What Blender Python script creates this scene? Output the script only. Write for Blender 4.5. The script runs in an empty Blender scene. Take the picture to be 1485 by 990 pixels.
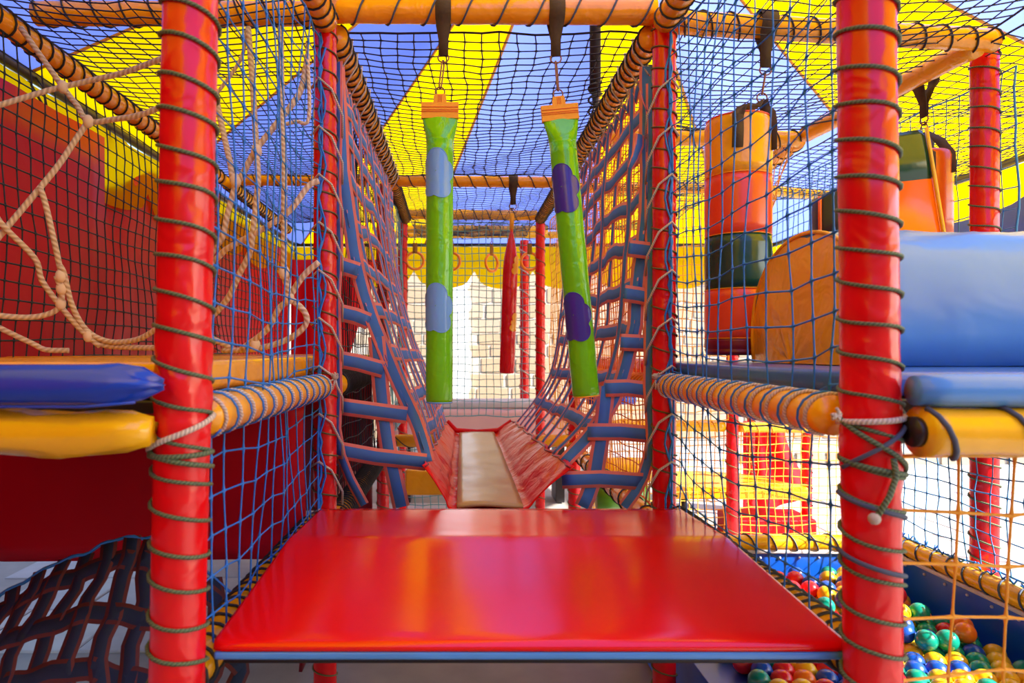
import bpy, math, random
from mathutils import Vector, Matrix, Quaternion
random.seed(7)
sc = bpy.context.scene
C = sc.collection
EY = 1.35                      # eye height above the paving

# ------------------------------------------------------------------ camera
cd = bpy.data.cameras.new('camera')
cam = bpy.data.objects.new('camera', cd)
C.objects.link(cam)
cam.location = (0, 0, EY)
cam.rotation_euler = (math.pi / 2, 0, 0)
cd.sensor_width = 36.0
F = 980.0
cd.lens = F / 1485 * 36.0
cd.shift_x = (742.5 - 670) / 1485
cd.shift_y = (510 - 495) / 1485
cd.clip_start = 0.02
cd.clip_end = 200
cd.dof.use_dof = True
cd.dof.focus_distance = 2.5
cd.dof.aperture_fstop = 4.0
sc.camera = cam

# ------------------------------------------------------------------ sky, sun, exposure
world = bpy.data.worlds.new('world')
sc.world = world
world.use_nodes = True
wn = world.node_tree
bg = wn.nodes['Background']
sky = wn.nodes.new('ShaderNodeTexSky')
sky.sky_type = 'NISHITA'
sky.sun_disc = False
sky.sun_elevation = math.radians(36)
sky.sun_rotation = math.radians(125)
wn.links.new(sky.outputs[0], bg.inputs[0])
bg.inputs[1].default_value = 0.24
sd = bpy.data.lights.new('sun', 'SUN')
sun = bpy.data.objects.new('sun', sd)
C.objects.link(sun)
sd.energy = 9.0
sd.angle = math.radians(0.6)
sd.color = (1.0, 0.95, 0.86)
sun.rotation_euler = Vector((0.70, -0.38, 0.58)).to_track_quat('Z', 'Y').to_euler()
sun.location = (6, -4, 8)
vs = sc.view_settings
vs.view_transform = 'Standard'
vs.look = 'None'
vs.gamma = 1
vs.use_curve_mapping = False
vs.exposure = 0.95
sc.cycles.use_denoising = True
sc.cycles.max_bounces = 10
sc.cycles.diffuse_bounces = 7
sc.cycles.glossy_bounces = 4
sc.cycles.transmission_bounces = 6
sc.cycles.sample_clamp_indirect = 6
sc.cycles.caustics_reflective = False

# ------------------------------------------------------------------ materials
def srgb(r, g, b):
    def f(c):
        c /= 255.0
        return c / 12.92 if c <= 0.04045 else ((c + 0.055) / 1.055) ** 2.4
    return (f(r), f(g), f(b), 1)

def newmat(name):
    m = bpy.data.materials.new(name)
    m.use_nodes = True
    nt = m.node_tree
    return m, nt, nt.nodes, nt.links, nt.nodes['Principled BSDF']

def vinyl(name, col, rough=0.22, wrinkle=0.25, scale=9.0, dirt=0.12, coat=0.2, spec=0.5):
    m, nt, N, L, b = newmat(name)
    tc = N.new('ShaderNodeTexCoord')
    n1 = N.new('ShaderNodeTexNoise'); n1.inputs['Scale'].default_value = scale
    n1.inputs['Detail'].default_value = 2; n1.inputs['Distortion'].default_value = 0.6
    n2 = N.new('ShaderNodeTexNoise'); n2.inputs['Scale'].default_value = 2.2; n2.inputs['Detail'].default_value = 4
    L.new(tc.outputs['Object'], n1.inputs['Vector'])
    L.new(tc.outputs['Object'], n2.inputs['Vector'])
    bp = N.new('ShaderNodeBump'); bp.inputs['Strength'].default_value = wrinkle; bp.inputs['Distance'].default_value = 0.02
    L.new(n1.outputs['Fac'], bp.inputs['Height'])
    L.new(bp.outputs['Normal'], b.inputs['Normal'])
    mx = N.new('ShaderNodeMixRGB'); mx.blend_type = 'MIX'
    mx.inputs[1].default_value = col
    mx.inputs[2].default_value = (col[0] * 0.72, col[1] * 0.68, col[2] * 0.68, 1)
    mp = N.new('ShaderNodeMapRange'); mp.inputs[1].default_value = 0.45; mp.inputs[2].default_value = 0.75
    mp.inputs[4].default_value = dirt * 4
    L.new(n2.outputs['Fac'], mp.inputs[0]); L.new(mp.outputs[0], mx.inputs[0])
    L.new(mx.outputs[0], b.inputs['Base Color'])
    b.inputs['Roughness'].default_value = rough
    b.inputs['Coat Weight'].default_value = coat
    b.inputs['Specular IOR Level'].default_value = spec
    b.inputs['Coat Roughness'].default_value = 0.12
    return m

def cordmat(name, col, rough=0.7, col2=None, twist=900.0, bump=0.4):
    m, nt, N, L, b = newmat(name)
    uv = N.new('ShaderNodeUVMap')
    sp = N.new('ShaderNodeSeparateXYZ'); L.new(uv.outputs[0], sp.inputs[0])
    # diagonal twist: sin(twist*v + 2*2pi*u)
    a = N.new('ShaderNodeMath'); a.operation = 'MULTIPLY'; a.inputs[1].default_value = twist
    L.new(sp.outputs[1], a.inputs[0])
    c = N.new('ShaderNodeMath'); c.operation = 'MULTIPLY_ADD'; c.inputs[1].default_value = 6.2832 * 2
    L.new(sp.outputs[0], c.inputs[0]); L.new(a.outputs[0], c.inputs[2])
    s = N.new('ShaderNodeMath'); s.operation = 'SINE'; L.new(c.outputs[0], s.inputs[0])
    mp = N.new('ShaderNodeMapRange'); mp.inputs[1].default_value = -1; L.new(s.outputs[0], mp.inputs[0])
    mx = N.new('ShaderNodeMixRGB')
    d = col2 or (col[0] * 0.55, col[1] * 0.55, col[2] * 0.55, 1)
    mx.inputs[1].default_value = d; mx.inputs[2].default_value = col
    L.new(mp.outputs[0], mx.inputs[0]); L.new(mx.outputs[0], b.inputs['Base Color'])
    bp = N.new('ShaderNodeBump'); bp.inputs['Strength'].default_value = bump; bp.inputs['Distance'].default_value = 0.003
    L.new(mp.outputs[0], bp.inputs['Height']); L.new(bp.outputs[0], b.inputs['Normal'])
    b.inputs['Roughness'].default_value = rough
    return m

def plain(name, col, rough=0.5, metal=0.0, noise=0.0, nscale=20.0, bump=0.0):
    m, nt, N, L, b = newmat(name)
    tc = N.new('ShaderNodeTexCoord')
    n = N.new('ShaderNodeTexNoise'); n.inputs['Scale'].default_value = nscale; n.inputs['Detail'].default_value = 5
    L.new(tc.outputs['Object'], n.inputs['Vector'])
    mx = N.new('ShaderNodeMixRGB')
    mx.inputs[1].default_value = tuple(min(1, c * (1 + noise)) for c in col[:3]) + (1,)
    mx.inputs[2].default_value = tuple(c * (1 - noise) for c in col[:3]) + (1,)
    L.new(n.outputs['Fac'], mx.inputs[0]); L.new(mx.outputs[0], b.inputs['Base Color'])
    if bump:
        bp = N.new('ShaderNodeBump'); bp.inputs['Strength'].default_value = bump; bp.inputs['Distance'].default_value = 0.01
        L.new(n.outputs['Fac'], bp.inputs['Height']); L.new(bp.outputs[0], b.inputs['Normal'])
    b.inputs['Roughness'].default_value = rough
    b.inputs['Metallic'].default_value = metal
    return m

def strapmat(name, mid, edge):
    """woven webbing: blue centre, salmon stripes along both edges (UV x runs across)"""
    m, nt, N, L, b = newmat(name)
    uv = N.new('ShaderNodeUVMap')
    sp = N.new('ShaderNodeSeparateXYZ'); L.new(uv.outputs[0], sp.inputs[0])
    d = N.new('ShaderNodeMath'); d.operation = 'SUBTRACT'; d.inputs[1].default_value = 0.5; L.new(sp.outputs[0], d.inputs[0])
    a = N.new('ShaderNodeMath'); a.operation = 'ABSOLUTE'; L.new(d.outputs[0], a.inputs[0])
    g = N.new('ShaderNodeMath'); g.operation = 'GREATER_THAN'; g.inputs[1].default_value = 0.31; L.new(a.outputs[0], g.inputs[0])
    w = N.new('ShaderNodeMath'); w.operation = 'MULTIPLY'; w.inputs[1].default_value = 1600; L.new(sp.outputs[1], w.inputs[0])
    w2 = N.new('ShaderNodeMath'); w2.operation = 'MULTIPLY'; w2.inputs[1].default_value = 110; L.new(sp.outputs[0], w2.inputs[0])
    s1 = N.new('ShaderNodeMath'); s1.operation = 'SINE'; L.new(w.outputs[0], s1.inputs[0])
    s2 = N.new('ShaderNodeMath'); s2.operation = 'SINE'; L.new(w2.outputs[0], s2.inputs[0])
    ad = N.new('ShaderNodeMath'); ad.operation = 'MULTIPLY'; L.new(s1.outputs[0], ad.inputs[0]); L.new(s2.outputs[0], ad.inputs[1])
    tc = N.new('ShaderNodeTexCoord'); n = N.new('ShaderNodeTexNoise'); n.inputs['Scale'].default_value = 14
    L.new(tc.outputs['Object'], n.inputs['Vector'])
    mm = N.new('ShaderNodeMixRGB'); mm.inputs[1].default_value = tuple(c * 0.8 for c in mid[:3]) + (1,); mm.inputs[2].default_value = mid
    L.new(n.outputs['Fac'], mm.inputs[0])
    mx = N.new('ShaderNodeMixRGB'); L.new(g.outputs[0], mx.inputs[0])
    L.new(mm.outputs[0], mx.inputs[1]); mx.inputs[2].default_value = edge
    L.new(mx.outputs[0], b.inputs['Base Color'])
    bp = N.new('ShaderNodeBump'); bp.inputs['Strength'].default_value = 0.35; bp.inputs['Distance'].default_value = 0.002
    L.new(ad.outputs[0], bp.inputs['Height']); L.new(bp.outputs[0], b.inputs['Normal'])
    b.inputs['Roughness'].default_value = 0.75
    return m

def canopymat(name, dcol, tcol, mixf=0.65):
    m, nt, N, L, b = newmat(name)
    N.remove(b)
    out = N['Material Output']
    df = N.new('ShaderNodeBsdfDiffuse'); df.inputs[0].default_value = dcol
    tr = N.new('ShaderNodeBsdfTranslucent')
    tc = N.new('ShaderNodeTexCoord'); n = N.new('ShaderNodeTexNoise'); n.inputs['Scale'].default_value = 1.6; n.inputs['Detail'].default_value = 3
    L.new(tc.outputs['Object'], n.inputs['Vector'])
    mx = N.new('ShaderNodeMixRGB'); mx.inputs[1].default_value = tuple(c * 0.88 for c in tcol[:3]) + (1,); mx.inputs[2].default_value = tcol
    L.new(n.outputs['Fac'], mx.inputs[0]); L.new(mx.outputs[0], tr.inputs[0])
    ms = N.new('ShaderNodeMixShader'); ms.inputs[0].default_value = mixf
    L.new(df.outputs[0], ms.inputs[1]); L.new(tr.outputs[0], ms.inputs[2]); L.new(ms.outputs[0], out.inputs[0])
    return m

M = {}
RED = (0.78, 0.004, 0.008, 1)
M['red'] = vinyl('red_vinyl', (0.74, 0.003, 0.007, 1), 0.24, 0.6, 11, coat=0.12)
M['red_mat'] = vinyl('red_mat_vinyl', (0.80, 0.003, 0.004, 1), 0.17, 0.12, 3.0, coat=0.1)
M['red_sheet'] = vinyl('red_sheet_vinyl', (0.56, 0.003, 0.009, 1), 0.45, 0.3, 4.0, coat=0.0, spec=0.22)
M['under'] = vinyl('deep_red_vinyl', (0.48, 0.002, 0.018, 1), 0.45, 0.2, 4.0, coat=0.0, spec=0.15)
M['trough'] = vinyl('trough_red_vinyl', (0.74, 0.003, 0.004, 1), 0.30, 0.5, 16, coat=0.0, spec=0.2)
M['dark_red'] = vinyl('maroon_vinyl', (0.22, 0.004, 0.016, 1), 0.35, 0.15, 5.0, coat=0.1)
M['orange'] = vinyl('orange_vinyl', (0.98, 0.40, 0.008, 1), 0.25, 0.45, 14)
M['amber'] = vinyl('amber_vinyl', (0.96, 0.45, 0.008, 1), 0.24, 0.35, 12)
M['vermilion'] = vinyl('vermilion_vinyl', (0.86, 0.075, 0.012, 1), 0.3, 0.15, 6)
M['bright_orange'] = vinyl('bright_orange_vinyl', (0.90, 0.15, 0.003, 1), 0.26, 0.2, 6)
M['yellow'] = vinyl('yellow_vinyl', (0.92, 0.50, 0.006, 1), 0.24, 0.3, 8)
M['blue'] = vinyl('royal_blue_vinyl', (0.006, 0.05, 0.50, 1), 0.25, 0.2, 8)
M['mid_blue'] = vinyl('mid_blue_vinyl', (0.03, 0.13, 0.52, 1), 0.28, 0.25, 7)
M['pit_blue'] = vinyl('pit_blue_vinyl', (0.004, 0.10, 0.62, 1), 0.35, 0.2, 5)
M['sky_blue'] = vinyl('sky_blue_vinyl', (0.08, 0.29, 0.74, 1), 0.3, 0.28, 6, coat=0.05)
M['green'] = vinyl('lime_green_vinyl', (0.15, 0.60, 0.006, 1), 0.2, 0.3, 16)
M['dark_green'] = vinyl('dark_green_vinyl', (0.004, 0.055, 0.03, 1), 0.22, 0.2, 8)
M['leaf_green'] = vinyl('leaf_green_vinyl', (0.12, 0.42, 0.02, 1), 0.3, 0.2, 8)
M['patch_blue'] = vinyl('light_blue_patch', (0.16, 0.42, 0.90, 1), 0.22, 0.1, 14)
M['patch_violet'] = vinyl('violet_patch', (0.045, 0.03, 0.36, 1), 0.22, 0.1, 14)
M['patch_yellow'] = vinyl('yellow_patch', (0.95, 0.42, 0.01, 1), 0.3, 0.1, 14)
M['pink'] = vinyl('sun_glare_pink_vinyl', (0.86, 0.55, 0.55, 1), 0.3, 0.1, 5)  # pale pink stands in for strong sun on a red foam mat
M['beige'] = vinyl('beige_vinyl', (0.46, 0.29, 0.11, 1), 0.24, 0.16, 5, dirt=0.05, coat=0.0, spec=.25)
M['seam'] = plain('dull_orange_seam', (0.75, 0.36, 0.05, 1), 0.7)
M['hem'] = plain('orange_hem_tape', (0.98, 0.42, 0.02, 1), 0.7, 0, 0.12, 60)
M['stitch'] = plain('red_stitching', (0.80, 0.10, 0.02, 1), 0.7)
M['cord_green'] = cordmat('green_cord', (0.13, 0.20, 0.10, 1), 0.6, (0.05, 0.08, 0.04, 1))
M['cord_black'] = plain('black_cord', (0.02, 0.02, 0.025, 1), 0.7, 0, .2)
M['cord_slate'] = plain('slate_cord', (0.06, 0.08, 0.14, 1), 0.7, 0, .2)
M['cord_white'] = cordmat('white_cord', (0.72, 0.64, 0.56, 1), 0.75)
M['cord_olive'] = plain('olive_cord', (0.12, 0.10, 0.03, 1), 0.7, 0, .2)
M['rope'] = cordmat('cream_rope', (0.76, 0.62, 0.48, 1), 0.85, (0.52, 0.39, 0.27, 1), 330.0, 0.9)
M['net_blue'] = plain('blue_net_cord', (0.014, 0.19, 0.70, 1), 0.5, 0, .25, 40)
M['net_black'] = plain('black_net_cord', (0.012, 0.012, 0.03, 1), 0.6, 0, .2)
M['net_navy'] = plain('dark_green_net_cord', (0.006, 0.02, 0.03, 1), 0.6, 0, .2)
M['net_yellow'] = plain('yellow_net_cord', (0.95, 0.42, 0.03, 1), 0.6, 0, .2)
M['net_orange'] = plain('orange_net_cord', (0.90, 0.22, 0.02, 1), 0.6, 0, .2)
M['net_teal'] = plain('teal_net_cord', (0.12, 0.36, 0.40, 1), 0.6, 0, .2)
M['net_cyan'] = plain('light_blue_net_cord', (0.04, 0.26, 0.60, 1), 0.6, 0, .2)
M['strap'] = strapmat('blue_webbing', (0.07, 0.23, 0.62, 1), (0.90, 0.25, 0.19, 1))
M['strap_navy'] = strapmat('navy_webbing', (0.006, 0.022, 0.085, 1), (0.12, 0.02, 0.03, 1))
M['strap_brown'] = plain('brown_webbing', (0.075, 0.045, 0.018, 1), 0.85, 0, .25, 90, .2)
M['strap_tan'] = plain('tan_webbing', (0.30, 0.14, 0.02, 1), 0.85, 0, .25, 90, .2)
M['rust'] = plain('rusty_steel', (0.26, 0.12, 0.055, 1), 0.42, 0.75, 0.4, 60, 0.1)
M['steel'] = plain('dark_steel', (0.035, 0.03, 0.035, 1), 0.4, 0.5, 0.2)
M['ring'] = vinyl('orange_plastic', (0.98, 0.28, 0.01, 1), 0.3, 0.05, 12)
M['can_yellow'] = canopymat('yellow_canopy_fabric', (0.85, 0.55, 0.01, 1), (0.98, 0.62, 0.0, 1), 0.7)
M['can_blue'] = canopymat('blue_canopy_fabric', (0.12, 0.16, 0.50, 1), (0.165, 0.235, 0.74, 1), 0.7)
M['stone'] = plain('sandstone_block', (0.34, 0.25, 0.165, 1), 0.9, 0, 0.14, 9, 0.35)
M['stone2'] = plain('grey_stone_block', (0.34, 0.275, 0.205, 1), 0.9, 0, 0.14, 9, 0.35)
M['mortar'] = plain('lime_mortar', (0.46, 0.42, 0.37, 1), 0.95, 0, 0.2, 14, 0.5)
M['plaster'] = plain('white_plaster', (0.60, 0.60, 0.64, 1), 0.9, 0, 0.12, 5, 0.3)
M['paver'] = plain('pale_paving_slab', (0.50, 0.48, 0.46, 1), 0.9, 0, 0.2, 8, 0.3)
M['paver2'] = plain('grey_paving_slab', (0.42, 0.41, 0.42, 1), 0.9, 0, 0.2, 8, 0.3)
M['ground'] = plain('dusty_paving_joint', (0.30, 0.28, 0.26, 1), 0.95, 0, 0.25, 6, 0.3)
M['black_patch'] = vinyl('black_vinyl', (0.012, 0.014, 0.012, 1), 0.35, 0.1, 8)
M['awning'] = vinyl('blue_awning_fabric', (0.05, 0.10, 0.50, 1), 0.6, 0.1, 3, coat=0)
BALLC = {'red': (0.72, 0.012, 0.02, 1), 'yellow': (0.90, 0.52, 0.012, 1), 'blue': (0.01, 0.08, 0.48, 1),
         'green': (0.004, 0.28, 0.19, 1), 'orange': (0.9, 0.2, 0.01, 1)}
for k, c in BALLC.items():
    M['ball_' + k] = vinyl('glossy_%s_plastic' % k, c, 0.25, 0.03, 20, dirt=0.05)

# ------------------------------------------------------------------ mesh builder
def frames(pts, closed=False):
    n = len(pts)
    T = []
    for i in range(n):
        a = pts[(i - 1) % n] if (closed or i > 0) else pts[i]
        b = pts[(i + 1) % n] if (closed or i < n - 1) else pts[i]
        t = b - a
        T.append(t.normalized() if t.length > 1e-9 else Vector((0, 0, 1)))
    up = Vector((0, 0, 1)) if abs(T[0].z) < 0.9 else Vector((1, 0, 0))
    N = (up - T[0] * up.dot(T[0])).normalized()
    out = []
    for i in range(n):
        if i:
            N = (N - T[i] * N.dot(T[i]))
            N = N.normalized() if N.length > 1e-6 else T[i].orthogonal().normalized()
        out.append((T[i], N, T[i].cross(N)))
    return out

class MB:
    def __init__(s):
        s.v, s.f, s.u = [], [], []
    def face(s, idx, uv=None):
        s.f.append(tuple(idx)); s.u.append(uv if uv else [(0.5, 0.5)] * len(idx))
    def tube(s, pts, r, n=8, closed=False, cap=True):
        pts = [Vector(p) for p in pts]
        fr = frames(pts, closed)
        b0 = len(s.v); L = [0.0]
        for i in range(1, len(pts)):
            L.append(L[-1] + (pts[i] - pts[i - 1]).length)
        for i, p in enumerate(pts):
            rr = r[i] if isinstance(r, (list, tuple)) else r
            _, N, B = fr[i]
            for k in range(n):
                a = 2 * math.pi * k / n
                s.v.append(p + (N * math.cos(a) + B * math.sin(a)) * rr)
        m = len(pts)
        for i in range(m if closed else m - 1):
            j = (i + 1) % m
            lj = L[j] if j else L[-1] + (pts[0] - pts[-1]).length
            for k in range(n):
                k2 = (k + 1) % n
                s.face((b0 + i * n + k, b0 + i * n + k2, b0 + j * n + k2, b0 + j * n + k),
                       [(k / n, L[i]), ((k + 1) / n, L[i]), ((k + 1) / n, lj), (k / n, lj)])
        if cap and not closed:
            s.face([b0 + k for k in range(n)][::-1])
            s.face([b0 + (m - 1) * n + k for k in range(n)])
        return s
    def ribbon(s, pts, wdir, w, t=0.003):
        """strap: closed thin strip; wdir = across direction (one vector or a list)"""
        pts = [Vector(p) for p in pts]; n = len(pts); b0 = len(s.v); L = 0
        fr = frames(pts); Ls = []
        for i, p in enumerate(pts):
            if i: L += (p - pts[i - 1]).length
            Ls.append(L)
            T = fr[i][0]
            d = Vector(wdir[i] if isinstance(wdir, list) else wdir)
            d = (d - T * d.dot(T)).normalized()
            nn = T.cross(d).normalized()
            ww = w[i] if isinstance(w, list) else w
            s.v += [p - d * ww / 2 + nn * t / 2, p + d * ww / 2 + nn * t / 2, p + d * ww / 2 - nn * t / 2, p - d * ww / 2 - nn * t / 2]
        for i in range(n - 1):
            a = b0 + 4 * i; c = a + 4; l0, l1 = Ls[i], Ls[i + 1]
            s.face((a, a + 1, c + 1, c), [(0, l0), (1, l0), (1, l1), (0, l1)])
            s.face((a + 2, a + 3, c + 3, c + 2), [(1, l0), (0, l0), (0, l1), (1, l1)])
            s.face((a + 1, a + 2, c + 2, c + 1), [(1, l0), (1, l0), (1, l1), (1, l1)])
            s.face((a + 3, a, c, c + 3), [(0, l0), (0, l0), (0, l1), (0, l1)])
        s.face((b0, b0 + 3, b0 + 2, b0 + 1)); e = b0 + 4 * (n - 1); s.face((e, e + 1, e + 2, e + 3))
        return s
    def box(s, lo, hi):
        x0, y0, z0 = lo; x1, y1, z1 = hi; b = len(s.v)
        s.v += [Vector(p) for p in ((x0, y0, z0), (x1, y0, z0), (x1, y1, z0), (x0, y1, z0), (x0, y0, z1), (x1, y0, z1), (x1, y1, z1), (x0, y1, z1))]
        for f in ((3, 2, 1, 0), (4, 5, 6, 7), (0, 1, 5, 4), (1, 2, 6, 5), (2, 3, 7, 6), (3, 0, 4, 7)):
            s.face([b + i for i in f])
        return s
    def rings(s, rings, cap0=True, cap1=True):
        """loft a list of equal-length closed rings"""
        b = len(s.v); n = len(rings[0])
        for r in rings: s.v += [Vector(p) for p in r]
        for i in range(len(rings) - 1):
            for k in range(n):
                k2 = (k + 1) % n
                s.face((b + i * n + k, b + i * n + k2, b + (i + 1) * n + k2, b + (i + 1) * n + k))
        if cap0: s.face([b + k for k in range(n)][::-1])
        if cap1: s.face([b + (len(rings) - 1) * n + k for k in range(n)])
        return s
    def grid(s, fn, nu, nv, thick=0.0):
        """open surface fn(i/nu, j/nv)"""
        b = len(s.v)
        P = [[Vector(fn(i / nu, j / nv)) for j in range(nv + 1)] for i in range(nu + 1)]
        for r in P: s.v += r
        w = nv + 1
        for i in range(nu):
            for j in range(nv):
                s.face((b + i * w + j, b + (i + 1) * w + j, b + (i + 1) * w + j + 1, b + i * w + j + 1),
                       [(i / nu, j / nv), ((i + 1) / nu, j / nv), ((i + 1) / nu, (j + 1) / nv), (i / nu, (j + 1) / nv)])
        return s
    def prism(s, poly, axis, a0, a1):
        """extrude 2-D polygon; axis 'x': poly=(y,z); 'y': poly=(x,z); 'z': poly=(x,y)"""
        def P(p, a):
            return Vector((a, p[0], p[1])) if axis == 'x' else Vector((p[0], a, p[1])) if axis == 'y' else Vector((p[0], p[1], a))
        return s.rings([[P(p, a0) for p in poly], [P(p, a1) for p in poly]])
    def net(s, fn, nu, nv, r, knot=1.0):
        """knotted square net as ONE connected surface: every crossing is an octahedron, cords join them"""
        P = [[Vector(fn(i / nu, j / nv)) for j in range(nv + 1)] for i in range(nu + 1)]
        b0 = len(s.v); w = nv + 1
        du = lambda i, j: (P[min(i + 1, nu)][j] - P[max(i - 1, 0)][j])
        dv = lambda i, j: (P[i][min(j + 1, nv)] - P[i][max(j - 1, 0)])
        FR = {}
        for i in range(nu + 1):
            for j in range(nv + 1):
                U = du(i, j).normalized(); V = dv(i, j).normalized(); Nn = U.cross(V).normalized()
                FR[i, j] = (U, V, Nn)
                for d in (U, -U, V, -V, Nn, -Nn):
                    s.v.append(P[i][j] + d * r * knot)
        nid = lambda i, j: b0 + (i * w + j) * 6
        def seg(i, j, i2, j2, along_u):
            a = nid(i, j); c = nid(i2, j2)
            sel = (2, 4, 3, 5) if along_u else (0, 5, 1, 4)
            ra = [a + k for k in sel]; rc = [c + k for k in sel]
            chain = [ra]
            if knot > 1.01:
                A, B = P[i][j], P[i2][j2]
                U, V, Nn = FR[i, j]
                ds = (V, Nn, -V, -Nn) if along_u else (U, -Nn, -U, Nn)
                for t in (0.16, 0.84):
                    q = A.lerp(B, t); k0 = len(s.v)
                    for d in ds: s.v.append(q + d * r)
                    chain.append([k0, k0 + 1, k0 + 2, k0 + 3])
            chain.append(rc)
            for x, y in zip(chain, chain[1:]):
                for k in range(4):
                    k2 = (k + 1) % 4
                    s.face((x[k], x[k2], y[k2], y[k]))
        for i in range(nu + 1):
            for j in range(nv + 1):
                if i < nu: seg(i, j, i + 1, j, True)
                if j < nv: seg(i, j, i, j + 1, False)
        return s
    def sphere(s, c, r, n=16, m=10, sc=(1, 1, 1)):
        c = Vector(c); rg = []
        for j in range(1, m):
            a = math.pi * j / m
            rg.append([c + Vector((math.cos(2 * math.pi * k / n) * math.sin(a) * r * sc[0], math.sin(2 * math.pi * k / n) * math.sin(a) * r * sc[1], -math.cos(a) * r * sc[2])) for k in range(n)])
        return s.rings(rg)
    def mesh(s, name, mat, origin=(0, 0, 0), smooth=True):
        o = Vector(origin)
        me = bpy.data.meshes.new(name)
        me.from_pydata([tuple(v - o) for v in s.v], [], s.f)
        uvl = me.uv_layers.new(name='UVMap')
        flat = [c for f in s.u for p in f for c in p]
        uvl.data.foreach_set('uv', flat)
        if smooth:
            me.polygons.foreach_set('use_smooth', [True] * len(me.polygons))
        if mat is not None:
            me.materials.append(mat)
        me.update()
        return me

def mat_of(m): return M[m] if isinstance(m, str) else m

def thing(name, label, cat, loc, group=None):
    o = bpy.data.objects.new(name, None)
    o.empty_display_size = 0.05
    o.location = (loc[0], loc[1], loc[2] + EY)
    o['label'] = label; o['category'] = cat
    if group: o['group'] = group
    o['o'] = (float(loc[0]), float(loc[1]), float(loc[2]))
    C.objects.link(o)
    return o

def org(o): return Vector(o['o'])

def part(parent, name, mb, mat, smooth=True, kind=None, label=None, bevel=0, origin=None):
    og = org(parent)
    me = mb if isinstance(mb, bpy.types.Mesh) else mb.mesh(name, mat_of(mat), og, smooth)
    o = bpy.data.objects.new(name, me)
    C.objects.link(o)
    o.parent = parent
    o['o'] = (og.x, og.y, og.z)
    if parent.type == 'MESH' and False: pass
    if kind: o['kind'] = kind
    if label: o['label'] = label
    finish(o, bevel, smooth)
    return o

def finish(o, bevel, smooth):
    if bevel:
        b = o.modifiers.new('bevel', 'BEVEL'); b.width = bevel; b.segments = 3; b.limit_method = 'ANGLE'; b.angle_limit = math.radians(40)
        if smooth:
            w = o.modifiers.new('wn', 'WEIGHTED_NORMAL')

def single(name, label, cat, mb, mat, loc, smooth=True, group=None, bevel=0, kind=None):
    me = mb.mesh(name, mat_of(mat), loc, smooth)
    o = bpy.data.objects.new(name, me)
    o.location = (loc[0], loc[1], loc[2] + EY)
    C.objects.link(o)
    o['o'] = (float(loc[0]), float(loc[1]), float(loc[2]))
    if label: o['label'] = label
    if cat: o['category'] = cat
    if group: o['group'] = group
    if kind: o['kind'] = kind
    finish(o, bevel, smooth)
    return o

def struct(name, mb, mat, loc, smooth=False):
    return single(name, None, None, mb, mat, loc, smooth, kind='structure')

def at(px, py, Y):
    """the world point at depth Y seen along a sight line"""
    return Vector(((px - 670) / F * Y, Y, (510 - py) / F * Y))

def wob(a, b=0.0, c=0.0):
    return math.sin(a * 1.7 + b * 2.3 + c) * 0.5 + math.sin(a * 3.9 - b * 1.3 + c * 2.1 + 1.3) * 0.3 + math.sin(a * 7.7 + b * 5.1 + c * .7 + 4.2) * 0.2

def helix(p0, p1, R, turns, per=14, ph=0.0, sgn=1):
    p0, p1 = Vector(p0), Vector(p1)
    ax = (p1 - p0).normalized()
    up = Vector((0, 0, 1)) if abs(ax.z) < 0.9 else Vector((0, -1, 0))
    N = (up - ax * up.dot(ax)).normalized(); B = ax.cross(N)
    n = max(2, int(turns * per)); out = []
    for i in range(n + 1):
        t = i / n; a = ph + sgn * 2 * math.pi * turns * t
        out.append(p0.lerp(p1, t) + (N * math.cos(a) + B * math.sin(a)) * R)
    return out

# ------------------------------------------------------------------ layout constants (camera-relative metres)
GZ = -1.35
XL, XR, XLL, XRR = -0.488, 0.71, -1.57, 1.91
Y0, Y1, Y2, Y3 = 1.18, 2.38, 4.45, 5.7

# ------------------------------------------------------------------ ground and walls
fl = struct('floor', MB().box((-9, -3, GZ - 0.06), (12, 10.6, GZ - 0.012)), 'ground', (0, 0, GZ))
pv = []
for m in ('paver', 'paver2'):
    for k in range(2):
        w, d = 0.49, 0.49
        mb = MB()
        j = [random.uniform(-.006, .006) for _ in range(8)]
        lo = [(-w / 2, -d / 2), (w / 2, -d / 2), (w / 2, d / 2), (-w / 2, d / 2)]
        mb.rings([[(x, y, -0.012) for x, y in lo], [(x + j[i], y + j[i + 4], -0.003) for i, (x, y) in enumerate(lo)],
                  [(x * .97, y * .97, 0.0) for x, y in lo]])
        pv.append(mb.mesh('paving_slab', M[m], (0, 0, 0), False))
def slab(x, y):
    o = bpy.data.objects.new('paving_slab', random.choice(pv))
    o.parent = fl
    o.location = (x, y, random.uniform(-.004, .0015)); o.rotation_euler.z = random.choice((0, math.pi / 2, math.pi))
    C.objects.link(o)
for iy in range(13):
    y = 3.3 + iy * 0.5
    for ix in range(40):
        x = -4 + ix * 0.5 + (0.25 if iy % 2 else 0)
        vis = (2.0 < x < 0.66 * y * 1.15 + .6) or (-1.1 < x < 0.6 and iy < 6) or (-2.6 < x < -1.2 and iy < 4)
        if vis: slab(x, y)

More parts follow.
